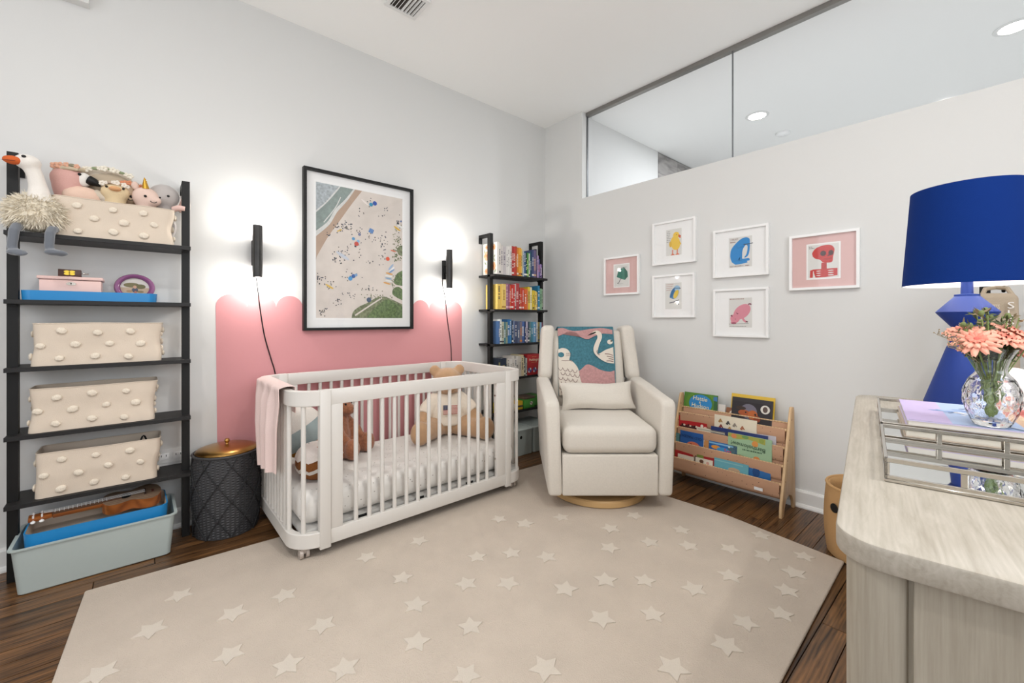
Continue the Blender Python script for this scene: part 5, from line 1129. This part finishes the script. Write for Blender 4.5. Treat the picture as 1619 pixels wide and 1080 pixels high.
rack_book(0, 1.128, .895, .150, '#2C282C', 'dark picture book with orange creatures at the top right of the rack', S, push=.012, below=.06)
rack_book(0, 1.140, .890, .168, '#E0B93C', 'yellow picture book behind the dark creature book in the rack', push=.030, below=.05)
rack_book(0, 1.165, 1.06, .075, '#8A5A3C', 'small brown picture book behind the vehicle book in the rack', [(circ(.04, .04, .02, n=10), '#D9C8B8')], push=.022, th=.006)
# row 1
S = [(stroke([(.02+.014*k, .018+.004*(k % 2)), (.032+.014*k, .022-.005*(k % 3))], .012), ['#2A1E20', '#E6DCC8', '#3A2A2A'][k % 3]) for k in range(9)]+[(circ(.16, .03, .010, .012, 10), '#F0E6D8'), (circ(.185, .025, .013, .006, 10), '#F0C8B8'), ([(.01, -.002), (.19, -.002), (.19, .014), (.01, .014)], '#4A2022')]
rack_book(1, 1.455, 1.262, .078, '#B5242A', 'red picture book with dancing figures in the second pocket', S, push=.004)
ic = []
for k, (x, y) in enumerate([(.038, .085), (.085, .078), (.125, .072), (.17, .062), (.042, .05), (.095, .045), (.165, .025)]):
    cc = ['#A8804A', '#4A4644', '#8A8074', '#A8684A', '#8A4038', '#C49A5A', '#6B4634'][k]; ic += [(circ(x, y, .014, .007, 12), cc), ([(x-.013, y), (x+.013, y), (x+.003, y+.018), (x-.003, y+.018)], cc), (circ(x+.004, y-.004, .004, n=8), '#E9E0CC')]
rack_book(1, 1.212, .962, .125, '#E6DCC6', 'cream picture book with small drawings of vehicles in the second pocket', ic, push=-.002)
rack_book(1, .975, .860, .085, '#C9C4CC', 'pale lilac book at the right end of the second pocket', push=.02)
# row 2
S = [(circ(.09, -.002, .045, .026, 14), '#D9785A'), (circ(.075, .006, .006, n=8), '#8A3A2A')]
rack_book(2, 1.425, 1.270, .085, '#2A5FA8', 'blue picture book shown upside down in the third pocket', S, [('OLD MACDO', .024, .075, .052, '#1A3560', 178)], push=-.004)
rack_book(2, 1.437, 1.40, .085, '#1E2024', 'black book behind the blue upside-down book in the third pocket', push=.010)
rack_book(2, 1.455, 1.432, .06, '#5A8A8C', 'narrow teal book at the left end of the third pocket', push=.002, th=.006)
S = [([(.008, .118), (.18, .118), (.18, .110), (.008, .110)], '#B8B4A4'), (circ(.10, .01, .05, .045, 16), '#B5793F'), (circ(.08, .03, .03, .03, 12), '#C98E54'), (circ(.15, -.01, .03, .03, 12), '#8A6A4A')]
rack_book(2, 1.318, 1.115, .125, '#DDD5C4', 'cream picture book with a brown bear in the third pocket', S+scrib(.07, .088, .08, 2, .01, '#7A7468', .003, 14), push=.012)
rack_book(2, 1.225, .895, .148, '#24366E', 'dark blue picture book behind the mint upside-down book', push=.026)
S = [*scrib(.085, .044, .11, 1, .01, '#4A6A50', .008, 15), ([(0, .13), (.21, .13), (.21, .095), (.12, .11), (.05, .10), (0, .11)], '#A8A84E'), (circ(.035, .115, .016, n=10), '#D98A54'), (circ(.155, .09, .018, n=10), '#D9924A'), (circ(.19, .115, .014, n=10), '#8FA04A'), (circ(.07, -.01, .05, .018, 12), '#8A5A3A'), (circ(.165, .005, .018, .014, 10), '#D98A4A'), (circ(.1, .12, .02, .01, 10), '#6E9A5A'), ([(.08, -.06), (.2, -.06), (.2, -.045), (.08, -.045)], '#D98A4A')]
rack_book(2, 1.115, .870, .130, '#9DBE9A', 'mint green picture book shown upside down in the third pocket', S, [('Bartholomew!', .034, .115, .068, '#2F4F3A', 176)], push=-.004)
S = [([(0, .05), (.15, .05), (.15, .041), (0, .041)], '#7FB8DC'), (circ(.045, .022, .03, .012, 14), '#E0963C'), (circ(.09, .014, .04, .015, 14), '#3F92C8'), (circ(.125, .04, .006, n=8), '#CFE6F2')]
rack_book(2, 1.232, 1.06, .055, '#2468B0', 'small blue board book with bubbly orange lettering in the third pocket', S, [('Sea', .034, .118, .012, '#D9384A', -3)], push=-.016, th=.006)
# row 3 (front)
rack_book(3, 1.450, 1.325, .048, '#B02A2C', 'red picture book at the left end of the front pocket', push=.006)
rack_book(3, 1.425, 1.315, .028, '#E3DACB', 'cream book in front of the red one in the front pocket', push=-.006, th=.006)
rack_book(3, 1.312, 1.205, .044, '#3A2826', 'dark brown book in the middle of the front pocket', push=.004)
S = [(circ(.04, .015, .014, .012, 10), '#6B4A3A'), (circ(.08, .012, .01, n=8), '#D9A89A')]
rack_book(3, 1.305, 1.195, .034, '#E6DFD0', 'white picture book in the middle of the front pocket', S, push=-.006, th=.006)
rack_book(3, 1.30, 1.10, .085, '#A8282C', 'red and green picture book standing behind the front pocket books', [([(0, .085), (.045, .085), (.045, .03), (0, .03)], '#7A8A3A')], push=.024, below=.05)
S = [([(0, .05), (.17, .05), (.17, .044), (0, .044)], '#8FC4C8'), (circ(.12, .01, .035, .015, 12), '#C4A88A')]
rack_book(3, 1.185, .985, .060, '#6AAFBE', 'turquoise picture book in the front pocket', S, push=-.006)
rack_book(3, 1.135, .868, .090, '#2668A8', 'bright blue picture book behind the turquoise one in the front pocket', [(circ(.10, .05, .03, .012, 12), '#7FB0DC'), (circ(.19, .03, .02, .03, 12), '#1A4A84')], push=.010)
# ------------------------------------------------------------------ rope basket
RB = thing('rope_basket', 'tan coiled rope basket with a black dot between book rack and dresser', 'basket', (2.535, .395, 0))
b = MB(); prof = []
for i in range(61):
    v = i/60; r_ = .142+.020*math.sin(math.pi*min(1, .25+v*.75))+.018*v; prof.append((r_+.0022*math.sin(i*math.pi), .001+.32*v))
b.lathe([(.0001, .001)]+[(r_+(.0028 if i % 2 else -.0012), z) for i, (r_, z) in enumerate(prof)]+[(r_-.012, z) for r_, z in prof[::-6]]+[(.0001, .012)], 48); b.build('coiled_body', mat('jute', '#C49A68', .9, bump=.5, bscale=300), RB, angle=180)
b = MB(); b.tube([(.160*math.cos(a), .160*math.sin(a), .322) for a in [2*math.pi*k/48 for k in range(48)]], .0065, 8, closed=True); b.build('rim', 'jute', RB)
for a in (R(143),): MB().lathe([(.0001, .003), (.020, .0025), (.021, 0), (.0001, -.004)], 20, tr(.173*math.cos(a), .173*math.sin(a), .235) @ rotz(a) @ roty(R(90))).build('dot_patch', 'black_metal', RB)
t = thing('folded_cloth', 'white folded cloth inside the tan rope basket', 'cloth', (2.535, .395, .013)); b = MB(); b.ell((0, 0, .15), (.125, .125, .15), 28, 16, e=.7); b.v = [(x, y, z+.012*noise.noise((x*14, y*14, z*9))) for x, y, z in b.v]; b.v = [(x, y, max(.0005, z)) for x, y, z in b.v]; b.build('cloth', 'mattress', t)
# ------------------------------------------------------------------ things on the dresser
def dr(x, y, z=0): c, s = math.cos(DA), math.sin(DA); return (.678+x*c-y*s, .142+x*s+y*c, DZ+z)
def mirror_tray(x0, x1, y0, y1, label):
    t = thing('mirror_tray', label, 'tray', dr((x0+x1)/2, (y0+y1)/2), DA, 'mirrored metal trays')
    w, d = (x1-x0)/2, (y1-y0)/2; H_ = .042; f = .008
    box('tray_base', 'chrome', -w, w, -d, d, .0005, .006, t, .001, 1); box('mirror', 'mirror', -w+.003, w-.003, -d+.003, d-.003, .006, .0066, t)
    def side(ax, c, L_, n):
        b = MB()
        def q(a0, a1, z0, z1):
            if ax == 'x': b.rbox(a0, a1, c-.0025, c+.0025, z0, z1, .0008, 1)
            else: b.rbox(c-.0025, c+.0025, a0, a1, z0, z1, .0008, 1)
        q(-L_, L_, .006, .006+f*.8); q(-L_, L_, H_-f, H_)
        for k in range(n+1):
            a = -L_+2*L_*k/n; a0 = max(-L_, a-f/2 if 0 < k < n else a-f*.9); a1 = min(L_, a+f/2 if 0 < k < n else a+f*.9); q(a0, a1, .0124, H_-f)
        b.build('side_frame', 'chrome', t, angle=30)
    for c in (-d+.0025, d-.0025): side('x', c, w, 3)
    for c in (-w+.0025, w-.0025): side('y', c, d, 4)
    return t
mirror_tray(.285, .600, -.44, -.056, 'chrome mirrored tray nearest the front of the dresser, empty')
mirror_tray(.620, 1.02, -.44, -.056, 'chrome mirrored tray further back holding art books and the vase')
for k, (cw_, lab, col) in enumerate(((0, 'thick beige art book at the bottom of the stack in the mirrored tray', '#B9A898'), (.004, 'art book with a lilac and blue patterned cover under the vase', '#C9BEDD'))):
    t = thing('art_book', lab, 'book', dr(.82, -.250, .0072+k*.0205), DA, 'art books in the mirrored tray')
    w, d = .165-cw_, .150-cw_
    box('cover', plain(col, .4), -w, w, -d, d, 0, .0022, t); box('cover', plain(col, .4), -w, w, -d, d, .0175, .020, t); box('pages', 'page_edge', -w+.004, w-.004, -d+.003, d-.003, .0022, .0175, t)
    if k == 1:
        rn2 = random.Random(12); S = [([(-w, d-.075), (w, d-.075), (w, d), (-w, d)], '#BFAFD6'), ([(-w, -.04), (w, -.04), (w, d-.075), (-w, d-.075)], '#A9BCDD'), ([(-w, -d), (w, -d), (w, -.04), (-w, -.04)], '#D9B79A'), ([(-w, -d), (w, -d), (w, -d+.08), (-w, -d+.08)], '#C4706A')]
        for _ in range(26): S.append((circ(rn2.uniform(-w*.85, w*.85), rn2.uniform(-.03, d*.5), rn2.uniform(.008, .03), rn2.uniform(.004, .012), 8, rot=rn2.uniform(0, 180)), rn2.choice(['#6F8CC0', '#8FA8D0', '#E6E0DA', '#54688C', '#C9D4E6'])))
        for _ in range(16): S.append((circ(rn2.uniform(-w*.85, w*.85), rn2.uniform(-d*.9, -.05), rn2.uniform(.01, .03), rn2.uniform(.006, .016), 6, rot=rn2.uniform(0, 180)), rn2.choice(['#E6C29A', '#C9856A', '#E9D3B4', '#B5524A'])))
        art('cover_pattern', S, tr(0, 0, .0202), t, step=.00002)
# cut-crystal vase
VP = (1.395, .012, DZ+.0072+.041)
V = thing('crystal_vase', 'cut crystal vase with a flared rim on the art books', 'vase', (VP[0], VP[1], VP[2]+.0005))
pr = [(.030, 0), (.036, .002), (.042, .010), (.0545, .032), (.060, .052), (.0575, .074), (.046, .094), (.034, .106), (.0315, .114), (.036, .130), (.046, .146), (.0535, .156)]
pr2 = [(a*.76, z*1.08) for a, z in curve(pr, 5)]
def cut(i, k, a, z):
    z /= 1.08
    if z < .012 or z > .098: return 1.0
    e = min(1, (z-.012)/.01)*min(1, (.098-z)/.01); u_ = a*10/(2*math.pi); w_ = z/.0235
    g = lambda q: abs((q % 1)-.5)*2
    return 1-.06*e*max(g(u_+w_)**3, g(u_-w_)**3)
inner = [(max(.002, a-(.006 if z < .10 else .0035)), max(z, .012)) for a, z in pr2]
b = MB(); b.lathe(pr2, 140, fn=cut); n_out = len(b.f); b = MB()
prof_all = pr2+[(a, z) for a, z in inner[::-1] if z > .0121]+[(.0001, .012)]
b.lathe([(.0001, 0)]+prof_all, 140, fn=lambda i, k, a, z: cut(i, k, a, z) if i <= len(pr2) else 1.0); b.build('glass_body', 'crystal', V, angle=25)
W_ = [(a-.0008, z) for a, z in inner if .0125 < z < .09]
# flowers
FL = thing('flower_bouquet', 'bouquet of coral gerberas and dark green sprigs in the crystal vase', 'flowers', (VP[0], VP[1], VP[2]+.0125))
mat('stem_green', '#7C9150', .6); mat('leaf_dark', '#46502F', .7, vary=.3, vscale=60); mat('petal', '#EBA68F', .6, vary=.08, vscale=40); mat('petal_deep', '#DE8470', .6); mat('sprig', '#8A7A5E', .8); mat('bud', '#6E7A46', .7)
# image-right and image-up frame at the vase: rv = right, fv = away from the camera
rv = Vector((.753, -.658, 0)); fv = Vector((.658, .753, 0))
def off(r_, u_, f_=0): return rv*r_+Vector((0, 0, u_))+fv*f_
def gerbera(c, nrm, R_, n=15, deep=True):
    h = off(*c); nn = (rv*nrm[0]+Vector((0, 0, nrm[1]))+fv*nrm[2]).normalized(); ax = nn.orthogonal().normalized(); ay = nn.cross(ax)
    MB().tube([off(c[0]*.12, .006, c[2]*.1), off(c[0]*.2, .09, c[2]*.3), h-nn*.006], .0022, 8).build('stem', 'stem_green', FL)
    for layer, (rr_, m, tl, cnt) in enumerate(((1, 'petal', .12, n), (.72, 'petal', .45, n-2), (.42, 'petal_deep', .8, n-4))):
        for k in range(cnt):
            a = 2*math.pi*(k+.5*layer)/cnt+random.uniform(-.08, .08); d = ax*math.cos(a)+ay*math.sin(a); s_ = nn.cross(d); Lp = R_*rr_*random.uniform(.9, 1.05); wd = R_*.15
            def pf(u, v, d=d, s_=s_, Lp=Lp, wd=wd, tl=tl, layer=layer):
                q = .12+.88*v; wv = wd*(math.sin(math.pi*min(1, .12+.80*v))**.7); p = h+d*(Lp*q*math.cos(tl*(1-.4*v)))+nn*(Lp*q*math.sin(tl)*(.8)-.3*Lp*v*v*.5+.004*(1-(2*u-1)**2)+.001*layer)+s_*(wv*(2*u-1)); return p, nn
            MB().sheet(pf, 3, 6, .0006).build('petal', m, FL, angle=80)
    b = MB(); b.ell(h+nn*.004, (R_*.16,)*3, 10, 8); b.build('flower_centre', mat('centre', '#C9655A', .8), FL)
gerbera((-.044, .172, -.01), (-.5, .75, -.5), .044); gerbera((.004, .176, -.020), (.1, .9, -.45), .040); gerbera((.044, .186, -.005), (.35, .8, -.5), .044); gerbera((-.02, .190, .035), (-.2, .9, -.1), .040); gerbera((.075, .165, .03), (.7, .6, -.2), .040)
rn3 = random.Random(21)
for k in range(30):
    r_, f_ = rn3.uniform(-.05, .065), rn3.uniform(-.02, .05); u_ = rn3.uniform(.175, .245)-abs(r_)*.4
    b = MB(); top = off(r_, u_, f_); b.tube([off(r_*.15, .01, f_*.2), off(r_*.3, .09, f_*.3), top], .0011, 6); b.build('stem', 'stem_green', FL)
    b = MB()
    for j in range(26):
        q = rn3.random(); p = off(r_*.45, .13, f_*.5).lerp(top, q); d = Vector((rn3.uniform(-1, 1), rn3.uniform(-1, 1), rn3.uniform(-.3, 1))).normalized(); s_ = d.orthogonal().normalized()*.0028
        e = p+d*rn3.uniform(.010, .022); m_2 = p.lerp(e, .5); b.add([p, m_2+s_, e, m_2-s_], [(0, 1, 2, 3)])
    b.build('sprig_leaves', 'leaf_dark' if k % 3 else 'sprig', FL, smooth=False)
    if k % 2 == 0: MB().ell(top, (.0055, .0055, .007), 10, 8).build('bud', 'bud', FL)
for base_u, tip in ((.150, (-.118, .186, .0)), (.140, (-.105, .160, -.01)), (.15, (.115, .19, .02)), (.14, (.10, .165, 0))):
    b = MB(); pts = [off(tip[0]*.2, base_u-.02, 0), off(tip[0]*.6, (base_u+tip[1])/2, tip[2]*.5), off(*tip)]; pts = [pts[0].lerp(pts[1], i/6) for i in range(6)]+[pts[1].lerp(pts[2], i/6) for i in range(7)]; b.tube(pts, .0007, 5)
    for p in pts[4:]:
        for j in range(3):
            e = p+Vector((rn3.uniform(-.008, .008), rn3.uniform(-.008, .008), rn3.uniform(.002, .014))); b.tube([p, e], .0005, 4); b.ell(e, .0016, 6, 5)
    b.build('fine_sprig', 'sprig', FL)
# lamp
LP = (1.960, .068)
L = thing('table_lamp', 'blue sculptural table lamp with a wide blue drum shade', 'lamp', (LP[0], LP[1], DZ+.0005))
MB().lathe([(a*.80, z) for a, z in [(.0001, 0), (.122, 0), (.124, .004), (.124, .014), (.058, .190), (.050, .205), (.044, .255), (.088, .300), (.089, .303), (.036, .352), (.036, .358), (.018, .360), (.017, .41), (.0001, .41)]], 64).build('base', 'lamp_blue', L, angle=25)
zs0, zs1 = .388, .690
b = MB(); b.lathe([(.152, zs0), (.131, zs1), (.1298, zs1), (.1508, zs0)], 72, cap=False); b.build('shade', 'shade_blue', L)
b = MB(); b.lathe([(.1504, zs0+.0005), (.1294, zs1-.0005)], 72, cap=False); b.build('shade_lining', 'shade_white', L)
b = MB(); b.tube([(.1305*math.cos(a), .1305*math.sin(a), zs1-.02) for a in [2*math.pi*k/40 for k in range(40)]], .0012, 5, closed=True)
for k in range(3): a = k*2.094; b.tube([(0, 0, zs1-.02), (.1305*math.cos(a), .1305*math.sin(a), zs1-.02)], .0012, 5)
b.build('shade_spider', 'chrome', L)
b = MB(); b.ell((0, 0, .50), (.028, .028, .040), 16, 12); b.cyl((0, 0, .41), (0, 0, .465), .013, n=12); b.build('light_bulb', 'bulb_glow', L)
bulb('lamp_light', (LP[0], LP[1], DZ+.56), LAMP_W, (1, .93, .85), .03)
# white rounded machine
wm = dr(1.245, -.215)
t = thing('sound_machine', 'white rounded sound machine behind the crystal vase', 'sound machine', (1.765, -.022, DZ+.0005), R(9))
MB().rbox(-.045, .045, -.045, .045, 0, .150, .042, 8).build('body', mat('white_plastic', '#ECE6E4', .35), t); MB().lathe([(.036, .002), (.046, .001), (.0465, .008), (.036, .010)], 32).build('base_ring', mat('grey_plastic', '#C9C2C2', .4), t)
# tote bag on a black stand behind the lamp
ST = thing('bag_stand', 'black metal stand behind the lamp carrying the tote bag', 'stand', (2.72, -.02, 0))
b = MB()
for y in (.062, -.070): b.box(-.016, .016, y-.016, y+.016, .0005, 1.30)
b.build('post', 'black_metal', ST, smooth=False)
b = MB(); b.box(-.016, .016, -.07, .062, 1.27, 1.30); b.box(-.016, .016, -.054, .046, .30, .33); b.box(-.12, .12, .047, .077, .0005, .02); b.box(-.12, .12, -.085, -.055, .0005, .02); b.build('crossbar', 'black_metal', ST, smooth=False)
MB().tube([(-.016, .01, 1.22), (-.05, .01, 1.215), (-.06, .01, 1.235)], .006, 8).build('hook', 'black_metal', ST)
TBg = thing('tote_bag', 'beige canvas tote bag with white letters hanging behind the lamp', 'bag', (2.60, .01, .675), R(0))
mat('tote_canvas', '#B5A590', .9, bump=.4, bscale=400)
b = MB(); b.rbox(-.07, .07, -.065, .058, 0, .53, .02, 4); b.v = [(x*(1-.15*max(0, (z-.46)/.08)), y*(1-.18*max(0, (z-.46)/.08)), z+.01*noise.noise((x*9, y*9, z*6))) for x, y, z in b.v]; b.build('bag_body', 'tote_canvas', TBg, angle=60)
b = MB(); b.tube([(0, .04, .515), (.03, .03, .55), (.055, .0, .556), (.03, -.03, .55), (0, -.045, .515)], .008, 8); b.build('handle', 'tote_canvas', TBg)
MF = frame_M((-.0715, .005, 0), (0, -1, 0), (0, 0, 1))
text('printed_letters', 'SSSSSS', .026, plain('#E3DACB', .8), TBg, MF @ tr(.000, .473, .003), extrude=.002, width=.42)
for k, s_ in enumerate('SLS'): text('printed_letters', s_, .036, plain('#F2EEE8', .8), TBg, MF @ tr(.043, .478-.031*k, .003), extrude=.002, width=1.25)
